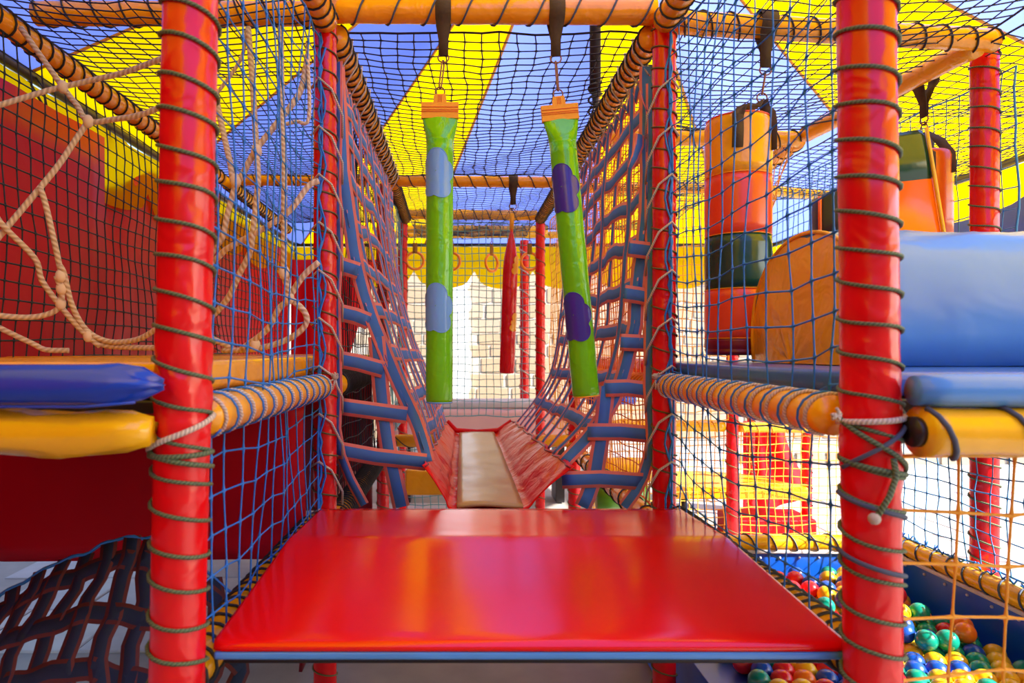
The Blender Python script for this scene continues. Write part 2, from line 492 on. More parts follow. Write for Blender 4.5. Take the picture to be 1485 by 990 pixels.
wall = struct('wall_back', MB().box((-4, 10.36, GZ), (7.5, 10.7, 1.75)), 'mortar', (0, 10.36, GZ))
protos = []
for m in ('stone', 'stone', 'stone2'):
    for k in range(3):
        mb = MB(); n = 8
        ring = []
        for i in range(n):
            a = 2 * math.pi * (i + .5) / n
            ring.append((math.copysign(abs(math.cos(a)) ** .16, math.cos(a)) * .5 * random.uniform(.92, 1), math.copysign(abs(math.sin(a)) ** .16, math.sin(a)) * .5 * random.uniform(.9, 1)))
        mb.rings([[(x, 0.03, z) for x, z in ring], [(x, -.006, z) for x, z in ring], [(x * .985, -.012 - .004 * random.random(), z * .97) for x, z in ring]])
        protos.append(mb.mesh('stone', M[m], (0, 0, 0), False))
z = GZ + 0.02; row = 0
while z < 1.45:
    h = random.uniform(.17, .26)
    x = -1.4 + random.uniform(-.3, 0)
    while x < 6.2:
        w = random.uniform(.3, .62)
        cx = x + w / 2
        if not (-.36 < cx < .02) and True:
            o = bpy.data.objects.new('stone', random.choice(protos)); o.parent = wall
            o.location = (cx, 0, z + h / 2 - GZ); o.scale = (w * .965, 1, h * .955); o.rotation_euler.y = random.uniform(-.02, .02)
            C.objects.link(o)
        x += w
    z += h; row += 1
bw = struct('wall_front_added', MB().box((-7, -4.3, GZ), (8, -4.0, 2.4)), 'stone2', (0, -4.0, GZ))  # unseen wall added behind the camera to keep open sky off the posts
# plastered pier on the wall, ragged edge
mb = MB(); L_, R_ = [], []
for i in range(25):
    zz = GZ + i * 2.9 / 24
    L_.append((-.33 + .03 * wob(i * .9), zz)); R_.append((.12 + .05 * wob(i * 1.1, 3), zz))
mb.prism(L_ + R_[::-1], 'y', 10.27, 10.35)
struct('trim_1', mb, 'plaster', (0, 10.35, GZ))
# low stone kerb on the right of the paving
kb = struct('trim_2', MB().box((3.4, 8.1, GZ), (9.0, 8.5, GZ + .1)), 'mortar', (3.4, 8.1, GZ))
x = 0.0
while x < 5.4:
    w = random.uniform(.35, .6)
    o = bpy.data.objects.new('stone', random.choice(protos[6:])); o.parent = kb
    o.location = (x + w / 2, .0, .07); o.scale = (w * .95, 1.6, .15); C.objects.link(o)
    x += w

# ------------------------------------------------------------------ tent canopy
AX, AY, AZ = 0.70, 3.55, 2.85
EX0, EX1, EYN, EYF, EZ = -2.0, 3.7, -3.2, 8.05, 1.28  # near eave drawn out behind the camera to block front sky light
def can_t(x, y):
    dx, dy = x - AX, y - AY
    return max(dx / (EX1 - AX) if dx > 0 else dx / (EX0 - AX), dy / (EYF - AY) if dy > 0 else dy / (EYN - AY))
def can_z(t): return AZ - (AZ - EZ) * (t ** 0.94)
def az_of(px, py):
    d = Vector(((px - 670) / F, 1, (510 - py) / F))
    Y = 0.5
    while Y < 9:
        p = d * Y
        t = can_t(p.x, p.y)
        if t <= 1.02 and p.z >= can_z(t): return math.atan2(p.y - AY, p.x - AX)
        Y += 0.004
    return None
bs = [az_of(*p) for p in ((1165, 110), (1000, 160), (868, 100), (690, 170), (562, 175), (350, 175))]
bs = [b for b in bs if b is not None]
arc0 = bs[-1]; arc1 = bs[0] + 2 * math.pi
for i in range(1, len(bs)):
    while bs[i] < bs[i - 1]: bs[i] += 2 * math.pi
arc0 = bs[-1]; arc1 = bs[0] + 2 * math.pi
panels = []
cols = ['can_blue', 'can_yellow', 'can_blue', 'can_yellow', 'can_blue']
for i in range(len(bs) - 1): panels.append((bs[i], bs[i + 1], cols[i]))
nb = 7
for i in range(nb):
    panels.append((arc0 + (arc1 - arc0) * i / nb, arc0 + (arc1 - arc0) * (i + 1) / nb, 'can_yellow' if i % 2 == 0 else 'can_blue'))
tent = thing('tent_canopy', 'yellow and blue striped tent canopy spread over the whole play frame', 'tent', (AX, AY, GZ))
def eave(a):
    c, s = math.cos(a), math.sin(a)
    tx = ((EX1 - AX) / c if c > 1e-6 else (EX0 - AX) / c if c < -1e-6 else 1e9)
    ty = ((EYF - AY) / s if s > 1e-6 else (EYN - AY) / s if s < -1e-6 else 1e9)
    r = min(abs(tx), abs(ty))
    return AX + c * r, AY + s * r
for a0, a1, m in panels:
    n = max(4, int((a1 - a0) / 0.06))
    def fn(u, v, a0=a0, a1=a1):
        x, y = eave(a0 + (a1 - a0) * u)
        t = max(0.004, v)
        sag = 0.05 * math.sin(math.pi * u) * math.sin(math.pi * v)
        return (AX + (x - AX) * t, AY + (y - AY) * t, can_z(t) - sag)
    part(tent, 'canopy_panel', MB().grid(fn, n, 14), m)
    # seam along the panel edge
    x, y = eave(a0)
    pts = [(AX + (x - AX) * t, AY + (y - AY) * t, can_z(t) - 0.004) for t in [k / 14 for k in range(0, 15)]]
    sm = MB().ribbon(pts, (-(y - AY), x - AX, 0), 0.022, 0.004)
    part(tent, 'seam', sm, 'seam')
# eave rails, valance
cor = [(EX0, EYN), (EX1, EYN), (EX1, EYF), (EX0, EYF)]
for i in range(4):
    a, b = cor[i], cor[(i + 1) % 4]
    part(tent, 'eave_rail', MB().tube([(a[0], a[1], EZ), (b[0], b[1], EZ)], 0.028, 10), 'steel')
for (a, b, nl, dpt, off) in ((cor[2], cor[3], 8, .5, -.04), (cor[3], cor[0], 12, .42, .05), (cor[0], cor[1], 8, .4, .04), (cor[1], cor[2], 9, .28, -.05)):
    def fv(u, v, a=a, b=b, nl=nl, dpt=dpt, off=off):
        q = (u * nl) % 1.0; s = math.sqrt(max(0, 1 - (2 * q - 1) ** 2))
        hgt = dpt * (.58 + .42 * s)
        x, y = a[0] + (b[0] - a[0]) * u, a[1] + (b[1] - a[1]) * u
        return (x + .02 * wob(u * 40, v), y + .02 * wob(u * 37, v, 2), EZ - .03 - v * hgt)
    part(tent, 'valance', MB().grid(fv, nl * 10, 4), 'can_yellow')
kp = MB().tube([(AX, AY, AZ - .02), (AX, AY, 1.36)], 0.03, 12)
kpo = part(tent, 'king_pole', kp, 'steel')
mb = MB()
mb.tube([(AX, AY, 1.36), (AX, AY, 1.27)], [.02, .012], 8)
for q in (Vector((.672, 3.05, 1.165)), Vector((.668, 4.05, 1.165)), Vector((1.2, 3.5, 1.155)), Vector((.66, 3.4, 1.165))):
    p = Vector((AX, AY, 1.3))
    mb.tube([p, p.lerp(q, .5) + Vector((0, 0, -.015)), q], .005, 6)
mb.tube(helix((AX, AY, 1.40), (AX, AY, 1.25), .035, 2.5), .006, 6)
part(tent, 'stay_cable', mb, 'cord_black')
# horizontal tie rail low at the far eave
part(tent, 'tie_rail', MB().tube([(EX0, EYF + .06, 1.09), (EX1, EYF + .06, 1.09)], .012, 8), 'steel')
for cx, cy in cor[2:]:
    part(tent, 'corner_pole', MB().tube([(cx, cy, GZ), (cx, cy, EZ)], .03, 10), 'steel')

# ------------------------------------------------------------------ red side curtains on the left
def curtain(Ya, Yb, X, zt, zb, label, cut=None, lean=0.0):
    t = thing('side_curtain', label, 'curtain', (X, (Ya + Yb) / 2, zb))
    def fn(u, v):
        y = Ya + (Yb - Ya) * u
        z1 = zt - (cut * max(0, 1 - u * 5) if cut else 0) - .03 * abs(math.sin(u * math.pi * 5))
        x = X + .035 * wob(u * 9, v * .8) + lean * v
        return (x, y, z1 + (zb - z1) * v)
    s = part(t, 'sheet', MB().grid(fn, 40, 10), 'red_sheet')
    s.modifiers.new('solid', 'SOLIDIFY').thickness = .004
    n = 6
    for i in range(n):
        y = Ya + (Yb - Ya) * (i + .5) / n
        p = Vector((X, y, zt - .02))
        q = Vector((EX0, y, EZ + .03))
        h = MB().tube([p, p.lerp(q, .5) + Vector((.02, 0, 0)), q, q + Vector((-.03, .01, -.03)), p + Vector((-.02, .02, 0))], .006, 6)
        part(t, 'hook', h, 'steel')
curtain(-2.6, 3.66, -1.93, 1.16, -.85, 'dark red vinyl curtain nearer the camera on the left, hung from a black rail', lean=.04)
curtain(3.45, 8.0, -2.03, 1.17, -.85, 'long red vinyl curtain closing the left side behind the black net', cut=.35)
t = thing('side_curtain', 'red vinyl sheet with a slanting edge at the far left corner', 'curtain', (-1.6, 7.9, -.9))
def slant(u, v):
    x1 = -.98 - .45 * v
    return (-2.0 + (x1 + 2.0) * u, 7.9 + .03 * math.sin(u * 14), 1.08 - v * 1.5)
s_ = part(t, 'sheet', MB().grid(slant, 20, 8), 'red_sheet'); s_.modifiers.new('solid', 'SOLIDIFY').thickness = .004
# red panels below the left platform
def panel(name, label, mat, fn, nu=12, nv=10, loc=None, th=.012):
    mb = MB().grid(fn, nu, nv)
    o = single(name, label, 'panel', mb, mat, loc)
    o.modifiers.new('solid', 'SOLIDIFY').thickness = th
    return o
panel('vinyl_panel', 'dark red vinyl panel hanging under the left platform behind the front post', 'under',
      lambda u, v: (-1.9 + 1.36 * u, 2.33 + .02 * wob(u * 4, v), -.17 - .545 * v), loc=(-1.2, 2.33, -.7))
panel('vinyl_panel', 'maroon vinyl panel closing the passage at the far end of the left platform', 'dark_red',
      lambda u, v: (-1.57 + .97 * u, 4.52 + .02 * wob(u * 4, v), -.16 - .9 * v), loc=(-1.1, 4.52, -1.05))
panel('vinyl_panel', 'red vinyl side panel along the corridor edge left of the net bridge', 'dark_red',
      lambda u, v: (-.60 + .02 * wob(u * 4, v), 2.45 + 1.3 * u, -.66 - .5 * v), loc=(-.6, 3.0, -1.15))

# ------------------------------------------------------------------ posts
def post(x, y, z0, z1, r, label, pitch=.062, cord='cord_green', cr=.0033, lean=(0, 0), creases=(), mat='red', ph=0.0):
    t = thing('padded_post', label, 'post', (x, y, z0))
    rg = []; n = 24; nz = max(8, int((z1 - z0) / .018))
    for i in range(nz + 1):
        zz = z0 + (z1 - z0) * i / nz
        k = 1.0
        for c, amp in creases:
            d = (zz - c) / .07
            k += amp * math.exp(-d * d) * (1 + .5 * math.sin(zz * 260))
        ring = []
        for j in range(n):
            a = 2 * math.pi * j / n
            rr = r * k * (1 + .018 * wob(zz * 14, math.sin(a) * 1.5, math.cos(a) * 1.2))
            cz = sum(math.exp(-((zz - c) / .09) ** 2) for c, _ in creases)
            rr *= 1 + .035 * cz * math.sin(5 * a + zz * 70)
            ring.append((x + lean[0] * (zz - 0) + math.cos(a) * rr, y + lean[1] * zz + math.sin(a) * rr, zz))
        rg.append(ring)
    part(t, 'foam_sleeve', MB().rings(rg), mat)
    if cord:
        turns = (z1 - z0 - .04) / pitch
        p0 = (x + lean[0] * (z0 + .02), y, z0 + .02); p1 = (x + lean[0] * (z1 - .02), y, z1 - .02)
        h = helix(p0, p1, r * 1.03 + cr * .6, turns, 16, ph, -1)
        h = [p + Vector((0, 0, .006 * wob(i * .11))) for i, p in enumerate(h)]
        part(t, 'spiral_cord', MB().tube(h, cr, 6), cord)
    return t

pfl = post(-.486, Y0, GZ, 1.2, .046, 'thick red vinyl post in the left foreground wound with green cord', lean=(.020, 0), creases=((-.12, .05), (-.03, .02)), cr=.0036)
pfr = post(.7115, Y0, GZ, 1.2, .046, 'thick red vinyl post in the right foreground beside the blue block', lean=(-.010, 0), creases=((-.10, .03), (-.2, .03)), ph=1.0, cr=.0035)
pml = post(-.482, Y1, GZ, 1.16, .040, 'red post at the left end of the net bridge laced with blue and white cords', creases=((-.12, .03),), pitch=.07, cord='cord_olive', cr=.0030)
pmr = post(.712, Y1, GZ, 1.16, .0405, 'red post at the right end of the net bridge beside the striped punch bag', creases=((-.12, .03),), pitch=.07, cord='cord_olive', cr=.0030)
prr = post(2.01, 2.60, GZ, 1.16, .047, 'dark red post at the far right edge behind the blue block', pitch=.075, cord='cord_green')
post(-.52, Y2, GZ, 1.1, .04, 'red post on the left half way down the net bridge', pitch=.08, cord='cord_olive')
post(.74, Y2, GZ, 1.1, .04, 'red post on the right half way down the net bridge', pitch=.08, cord='cord_olive')
post(-.50, Y3, GZ, 1.1, .040, 'thin red post left of the orange rings near the stone wall', pitch=.11, cord='cord_olive')
post(.66, Y3, GZ, 1.12, .040, 'thin red post right of the orange rings near the stone wall', pitch=.11, cord='cord_olive')
post(.60, 6.5, GZ, 1.07, .043, 'distant red post with a white spiral cord behind the slim red bag', pitch=.19, cord='cord_white', cr=.006)
post(XLL - .07, Y2, GZ, 1.1, .04, 'red corner post of the left cell in front of the red curtain', pitch=.08)
post(1.84, 4.6, GZ, 1.1, .040, 'red post rising from the ball pit corner beside the yellow platform', pitch=.11, cord='cord_olive')
post(2.36, 5.52, GZ, -.45, .032, 'slim dark red post behind the yellow platform', pitch=.07, cord='cord_olive')
post(2.50, 4.9, GZ, -.45, .036, 'slim red post at the right end of the yellow platform', pitch=.12, cord='cord_olive')

# white tie cords and green tie on the two front posts
def tie(parent, pts, r, m, name='tie_cord'):
    return part(parent, name, MB().tube(pts, r, 8), m)
def ringpts(x, y, z, R, a0, a1, dz, n=18):
    return [(x + math.cos(a0 + (a1 - a0) * i / n) * R, y + math.sin(a0 + (a1 - a0) * i / n) * R, z + dz * i / n) for i in range(n + 1)]
tie(pfl, ringpts(-.489, Y0, -.175, .053, math.pi * 1.02, math.pi * 2.05, .065), .005, 'cord_white')
tie(pfl, ringpts(-.489, Y0, -.165, .052, math.pi * 1.0, math.pi * 2.02, -.035), .0045, 'cord_green')
tie(pfl, ringpts(-.489, Y0, -.178, .052, math.pi * 1.0, math.pi * 2.02, .004), .0045, 'cord_green')
tie(pfr, ringpts(.712, Y0, -.122, .052, math.pi * .95, math.pi * 2.0, .012), .005, 'cord_white')
tie(pfr, ringpts(.712, Y0, -.115, .053, math.pi * 1.0, math.pi * 2.0, -.10), .0045, 'cord_green')
tie(pfr, ringpts(.712, Y0, -.185, .053, math.pi * 1.0, math.pi * 2.0, -.03), .0045, 'cord_green')
tie(pfr, ringpts(.712, Y0, -.20, .053, math.pi * 1.05, math.pi * 2.0, .10), .004, 'cord_slate')
tie(pfr, [at(1296, 665, 1.12), at(1300, 690, 1.12), at(1290, 720, 1.115), at(1270, 752, 1.115)], .005, 'cord_green', 'cord_tail')
tie(pfr, ringpts(.712, Y0, -.245, .052, math.pi * .95, math.pi * 2.0, -.045), .0042, 'cord_slate')
tie(pfr, ringpts(.712, Y0, -.345, .052, math.pi * .95, math.pi * 2.0, -.045), .0042, 'cord_slate')
mb = MB().sphere(at(1268, 752, 1.115), .010, 10, 6)
for k in range(6):
    q = at(1216, 600, 1.13) + Vector((random.uniform(-.012, .004), 0, random.uniform(-.02, .02)))
    mb.tube([at(1219, 600, 1.13), q + Vector((-.004, -.004, 0))], .003, 5)
part(pfr, 'frayed_knot', mb, 'cord_white', kind='stuff')
# blue and white lacing up the two bridge posts
for P_, sx in ((pml, 1), (pmr, -1)):
    x = org(P_).x
    pts = [(x - sx * .008 + .006 * math.sin(i * 1.9), Y1 - .046 - .004 * math.cos(i * 2.3), 1.1 - i * .03) for i in range(62)]
    mb = MB().tube(pts, .0045, 6)
    pts2 = [(x - sx * .0 + .012 * math.sin(i * 1.1 + 2), Y1 - .048 + .003 * math.cos(i * 1.7), 1.05 - i * .037) for i in range(48)]
    mb.tube(pts2, .0035, 6)
    part(P_, 'blue_lacing', mb, 'net_blue')
    # white lacing arcs from the post round to the webbing
    mb = MB()
    for k in range(10):
        z0 = .92 - k * .165
        pts = [(x - sx * .045, Y1 - .02, z0), (x - sx * .01, Y1 - .055, z0 + .022), (x + sx * .03, Y1 - .04, z0 - .01), (x + sx * .062, Y1 - .005, z0 - .09), (x + sx * .05, Y1 + .06, z0 - .15)]
        mb.tube(pts, .0042, 6)
    part(P_, 'white_lacing', mb, 'cord_white')
    mb = MB()
    for k in range(9):
        a = random.uniform(0, 6.28)
        c = Vector((x + sx * .045, Y1 - .05, -.09))
        mb.tube([c, c + Vector((math.cos(a) * .02, -.012, math.sin(a) * .03 - .01))], .0028, 5)
    mb.sphere((x + sx * .045, Y1 - .05, -.085), .012, 10, 6)
    part(P_, 'frayed_knot', mb, 'cord_white', kind='stuff')

# ------------------------------------------------------------------ beams
def beam(p0, p1, label, mat='orange', r=.041, wrap='cord_black', pitch=.06, cr=.0035, wrap2=None, endcap=None, sgn=1):
    p0, p1 = Vector(p0), Vector(p1)
    mid = (p0 + p1) / 2
    t = thing('padded_beam', label, 'beam', (mid.x, mid.y, mid.z - r))
    n = max(6, int((p1 - p0).length / .03))
    pts = [p0.lerp(p1, i / n) for i in range(n + 1)]
    rr = [r * (1 + .03 * wob(i * .7, p0.x + p0.z)) for i in range(n + 1)]
    part(t, 'foam_sleeve', MB().tube(pts, rr, 20), mat)
    if wrap:
        L = (p1 - p0).length
        part(t, 'spiral_cord', MB().tube(helix(p0, p1, r * 1.04 + cr * .5, L / pitch, 14, .4, sgn), cr, 6), wrap)
        if wrap2:
            part(t, 'second_cord', MB().tube(helix(p0, p1, r * 1.05 + cr, L / pitch, 14, 2.2, sgn), cr * .6, 6), wrap2)
    if endcap:
        d = (p1 - p0).normalized() * (-.006 if endcap == 'start' else .006)
        q = p0 if endcap == 'start' else p1
        part(t, 'end_plug', MB().tube([q + d * .2, q + d * 2], r * .62, 16), 'steel')
    return t
# top level
beam((-.49, Y0 + .06, 1.14), (-.47, Y1 - .05, 1.14), 'orange beam at the top left between the front post and the bridge post')
beam((.71, Y0 + .06, 1.14), (.70, Y1 - .05, 1.14), 'orange beam at the top right between the front post and the bridge post')
beam((-.45, Y1 + .03, 1.125), (-.455, Y2 - .05, 1.125), 'orange beam along the top of the left webbing wall', pitch=.055, cr=.004)
beam((.675, Y1 + .03, 1.125), (.665, Y2 - .05, 1.125), 'orange beam along the top of the right webbing wall', pitch=.055, cr=.004, sgn=-1)
beam((-.455, Y2 + .05, 1.12), (-.47, Y3 - .05, 1.11), 'short wrapped beam beyond the left webbing wall', pitch=.05, mat='amber')
beam((.665, Y2 + .05, 1.12), (.655, Y3 - .05, 1.11), 'short wrapped beam beyond the right webbing wall', pitch=.05, mat='amber')
beam((-.45, Y1, 1.202), (.68, Y1, 1.195), 'big orange crossbeam carrying the two green bags', r=.043, wrap='cord_slate', pitch=.125, sgn=-1)
beam((.75, Y1 + .02, 1.17), (1.97, Y1 + .12, 1.15), 'orange crossbeam above the striped punch bag', pitch=.1)
beam((-1.5, Y1, 1.19), (-.53, Y1, 1.19), 'orange crossbeam above the cream rope net', pitch=.1)
beam((-.46, Y2, 1.125), (.69, Y2, 1.115), 'orange crossbeam carrying the slim red bag', pitch=.1, r=.036)
beam((-1.5, Y2, 1.13), (-.57, Y2, 1.13), 'orange crossbeam at the back of the left cell', pitch=.12, r=.036)
beam((-.46, Y3, 1.16), (.63, Y3, 1.15), 'orange crossbeam carrying the four orange rings', pitch=.11, r=.042, mat='amber')
beam((-.6, 6.7, 1.215), (.85, 6.7, 1.21), 'yellow crossbeam behind the orange rings below the blue canopy', pitch=.12, mat='yellow')
beam((-.9, 7.4, 1.285), (1.2, 7.4, 1.28), 'farthest yellow crossbeam close to the far eave rail', pitch=.14, mat='yellow', r=.038)
beam((.72, 3.5, 1.115), (1.74, 3.5, 1.10), 'orange crossbeam behind the striped punch bag', pitch=.11, mat='amber')
beam((1.90, Y1 + .12, 1.13), (1.77, 3.47, 1.12), 'orange beam at the upper right carrying the hanging orange bag', pitch=1.2, r=.042)
beam((1.77, 3.56, 1.11), (1.84, 4.54, 1.10), 'orange beam at the upper right running back to the ball pit post', pitch=.12)
beam((.78, 4.62, 1.12), (1.78, 4.62, 1.12), 'yellow crossbeam with hanging yellow net right of the bridge', pitch=.09, mat='yellow', r=.036)
beam((1.9, 4.62, 1.12), (3.3, 5.1, 1.13), 'yellow beam with blue lacing at the far upper right', pitch=.1, mat='yellow', r=.036, wrap='net_blue')
beam((XLL, Y0, 1.13), (XLL, Y2 - .06, 1.13), 'brown shaded orange beam at the upper left wound with black cord', pitch=.07, cr=.004)
beam((XLL, Y2 + .06, 1.13), (-1.6, 6.2, 1.12), 'yellow black-wound beam seen behind the rope net', pitch=.06, cr=.004, mat='amber')
# platform level
beam((XL + .005, Y0 + .075, -.120), (XL + .005, Y1 - .055, -.118), 'amber beam under the left platform edge wound with white and blue cord', mat='amber', pitch=.085, wrap='cord_white', cr=.0040, wrap2='net_blue', r=.037)
beam((XR - .02, Y0 + .075, -.118), (XR, Y1 - .055, -.116), 'amber beam under the right platform edge wound with white and blue cord', mat='amber', pitch=.085, wrap='cord_white', cr=.0040, wrap2='net_blue', r=.037, sgn=-1)
beam((-.455, Y1 + .06, -.115), (-.50, Y2 - .06, -.115), 'amber beam wound with black net cord behind the left front webbing', mat='amber', pitch=.04, cr=.0045)
beam((.71, Y1 + .06, -.135), (.73, Y2 - .06, -.135), 'orange beam with net loops behind the right front webbing', mat='orange', pitch=.05, wrap='net_orange', cr=.004)
bl = beam((.760, 1.125, -.133), (2.0, 1.13, -.140), 'big yellow beam in the right foreground with slate cord turns', mat='yellow', r=.041, wrap='cord_slate', pitch=.13, cr=.0045, endcap='start')
# left foreground beam: sleeve gathered and pinched at its right end
t = thing('padded_beam', 'big yellow beam in the left foreground with a crumpled end', 'beam', (-1.1, 1.12, -.17))
rg = []
for i in range(41):
    u = i / 40; x = -1.95 + (1.95 - .512) * u
    k = 1.0 if u < .78 else 1 + .06 * math.sin((u - .78) * 40)
    k *= 1 - .35 * max(0, (u - .94) / .06) ** 2
    rg.append([(x + .004 * math.sin(5 * a), 1.115 + math.cos(a) * .036 * k, -.131 + (math.sin(a) * .034 * k * (1 + (.10 * math.sin(6 * a + u * 50) if u > .8 else .02 * math.sin(3 * a + u * 20))) - (.012 * math.exp(-((u - .9) / .04) ** 2) if math.sin(a) < -.3 else 0))) for a in [2 * math.pi * j / 24 for j in range(24)]])
part(t, 'foam_sleeve', MB().rings(rg), 'yellow')
# lower level
beam((-.455, Y1 + .05, -.60), (-.47, Y2 - .05, -.60), 'low orange beam densely wound in black cord left of the red trough', pitch=.035, cr=.004)
beam((.70, Y1 + .05, -.63), (.72, Y2 - .05, -.63), 'low orange beam with thin black rings right of the red trough', pitch=.16)
beam((-.46, Y2, -.585), (.70, Y2, -.585), 'low yellow crossbeam at the far end of the red trough', mat='amber', pitch=.3)
beam((.745, Y0 + .06, -.575), (.745, Y1 - .05, -.575), 'low amber beam wound in black cord along the right edge of the red mat', mat='amber', pitch=.035, cr=.0035)
beam((-.515, Y0 + .06, -.60), (-.515, Y1 - .05, -.60), 'low amber beam along the left edge of the red mat', mat='amber', pitch=.05)
beam((.80, 4.62, -.50), (1.79, 4.62, -.51), 'yellow crossbeam with hanging yellow net above the ball pit', mat='yellow', pitch=.1, r=.036, wrap='net_yellow')
beam((1.89, 4.62, -.515), (2.8, 4.66, -.53), 'yellow beam end behind the right foreground post', mat='yellow', pitch=.1, r=.034, wrap='net_yellow')

# ------------------------------------------------------------------ nets
def net(label, cat, fn, nu, nv, r, mat, knot=1.0, border=True, group=None):
    ps = [Vector(fn(a, b)) for a, b in ((0, 0), (1, 0), (0, 1), (1, 1))]
    c = sum(ps, Vector()) / 4
    t = thing('safety_net', label, cat, (c.x, c.y, min(p.z for p in ps)), group)
    part(t, 'mesh_cords', MB().net(fn, nu, nv, r, knot), mat)
    if border:
        pts = [fn(i / nu, 0) for i in range(nu)] + [fn(1, j / nv) for j in range(nv)] + [fn(1 - i / nu, 1) for i in range(nu)] + [fn(0, 1 - j / nv) for j in range(nv)]
        part(t, 'border_cord', MB().tube(pts, r * 1.6, 6, closed=True), mat)
    return t
def wallnet(X, ya, yb, za, zb, sag=.02, ph=0.0, tilt=0.0, wav=.012):
    def fn(u, v):
        e = math.sin(math.pi * u) * math.sin(math.pi * v)
        return (X + sag * e * math.sin(u * 5 + ph) + wav * wob(u * 6, v * 5, ph), ya + (yb - ya) * u + wav * .6 * wob(v * 7, u * 4, ph + 1),
                za + (zb - za) * v - tilt * math.sin(math.pi * u) + wav * wob(u * 5, v * 6, ph + 2))
    return fn
def crossnet(Y, xa, xb, za, zb, ph=0.0, wav=.01, tilt=.0):
    def fn(u, v):
        return (xa + (xb - xa) * u + wav * .6 * wob(v * 7, u * 4, ph), Y + .03 * math.sin(math.pi * u) * math.sin(math.pi * v) + wav * wob(u * 5, v * 4, ph + 3),
                za + (zb - za) * v - tilt * math.sin(math.pi * u) + wav * wob(u * 6, v * 5, ph + 2))
    return fn
def topnet(xa, xb, ya, yb, z, ph=0.0, sag=.05):
    def fn(u, v):
        e = math.sin(math.pi * u) * abs(math.sin(math.pi * v * max(1, round((yb - ya) / 1.6)))) ** .7
        return (xa + (xb - xa) * u + .014 * wob(v * 9, u * 4, ph), ya + (yb - ya) * v + .012 * wob(u * 6, v * 8, ph + 1), z - sag * e + .006 * wob(u * 9, v * 9, ph))
    return fn
net('blue rope net between the left foreground post and the left bridge post', 'net', wallnet(XL - .005, 1.24, 2.33, -.58, 1.09, .03, .5, .03), 13, 22, .0021, 'net_blue', 1.9)
net('blue rope net between the right foreground post and the right bridge post', 'net', wallnet(XR + .012, 1.24, 2.33, -.60, 1.09, .03, 2.0, .04), 13, 22, .0021, 'net_blue', 1.9)
net('dark net wall in front of the red curtain on the left', 'net', wallnet(XLL, 1.25, 5.9, -.02, 1.09, .03, 1.1, 0), 62, 17, .0030, 'net_navy', 1.5)
net('black net ceiling over the bridge under the striped canopy', 'net', topnet(-.44, .66, 2.44, 4.40, 1.15, .3, .05), 17, 36, .0026, 'net_black', 1.5)
net('black net ceiling over the far end beyond the slim red bag', 'net', topnet(-.44, .63, 4.5, 6.65, 1.14, 1.3, .04), 16, 40, .0026, 'net_black')
net('black net ceiling over the left cell under the yellow canopy', 'net', topnet(-1.53, -.52, 1.24, 6.0, 1.15, 2.3, .05), 15, 90, .0026, 'net_black')
net('black net ceiling over the right cell under the blue and yellow canopy', 'net', topnet(.72, 1.86, 1.24, 3.46, 1.14, 3.3, .05), 17, 40, .0026, 'net_black')
net('dark net ceiling beyond the striped punch bag', 'net', topnet(.72, 1.80, 3.55, 6.2, 1.12, 4.3, .05), 16, 46, .0026, 'net_black')
net('dark net ceiling at the far right over the hanging orange bag', 'net', topnet(1.93, 3.2, 1.5, 5.0, 1.13, 5.3, .05), 19, 54, .0026, 'net_black')
net('black net hanging behind the left webbing wall', 'net', wallnet(-.495, 2.45, 4.40, -.58, 1.08, .02, 2.2, .02), 30, 24, .0024, 'net_black')
net('orange net hanging behind the right webbing wall', 'net', wallnet(.735, 2.45, 4.40, -.58, 1.08, .03, 4.2, .03), 34, 26, .0026, 'net_orange')
net('pale teal net across the far end in front of the stone wall', 'net', crossnet(5.78, -.47, .64, -.55, 1.10, .4), 18, 26, .0030, 'net_teal')
net('yellow net behind the striped punch bag', 'net', crossnet(4.56, .78, 1.80, -.46, 1.08, .9, .016), 17, 25, .0032, 'net_yellow')
net('sunlit yellow net behind the ball pit', 'net', crossnet(4.65, .85, 3.0, GZ + .05, -.53, 1.9, .012), 36, 14, .0034, 'net_yellow')
net('orange-yellow net right of the far bridge end', 'net', wallnet(.74, 4.5, 5.65, -.58, 1.08, .02, 3.0), 16, 24, .0026, 'net_yellow')
net('blue net left of the far bridge end', 'net', wallnet(-.5, 4.5, 5.65, -.58, 1.08, .02, 3.6), 16, 24, .0026, 'net_teal')
net('light blue net on the outer side of the ball pit', 'net', wallnet(XRR + .02, 1.3, 3.02, -.80, -.17, .02, 1.0), 24, 9, .0026, 'net_cyan', 1.4)
net('blue-green net at the far right behind the dark red post', 'net', wallnet(XRR + .14, 2.5, 4.55, -.05, 1.06, .02, 2.0), 28, 15, .0026, 'net_cyan')
net('coarse yellow net below the right foreground beam', 'net', crossnet(1.22, .79, 1.62, -1.3, -.185, 2.9, .012), 8, 11, .0030, 'net_yellow', 1.7)
net('teal net closing the lower far end beyond the red trough', 'net', crossnet(5.0, -.47, .30, -1.25, -.66, 4.0), 13, 10, .0030, 'net_teal')

# bunched yellow net end hanging by the crossbeam
t = thing('bunched_net', 'gathered yellow net end hanging below the crossbeam behind the punch bag', 'net', (1.7, 3.52, .4))
for k in range(16):
    a = k * .9
    x0 = 1.72 - .22 * (k / 15); 
    mb = MB().tube([(x0, 3.5, 1.06), (x0 - .05 + .02 * math.sin(a), 3.53, .95 - .02 * math.cos(a)), (1.60 + .05 * math.sin(a), 3.55, .80), (1.54 + .03 * math.cos(a), 3.57, .45 + .06 * math.sin(a))], .003, 5)
    part(t, 'strand', mb, 'net_yellow')

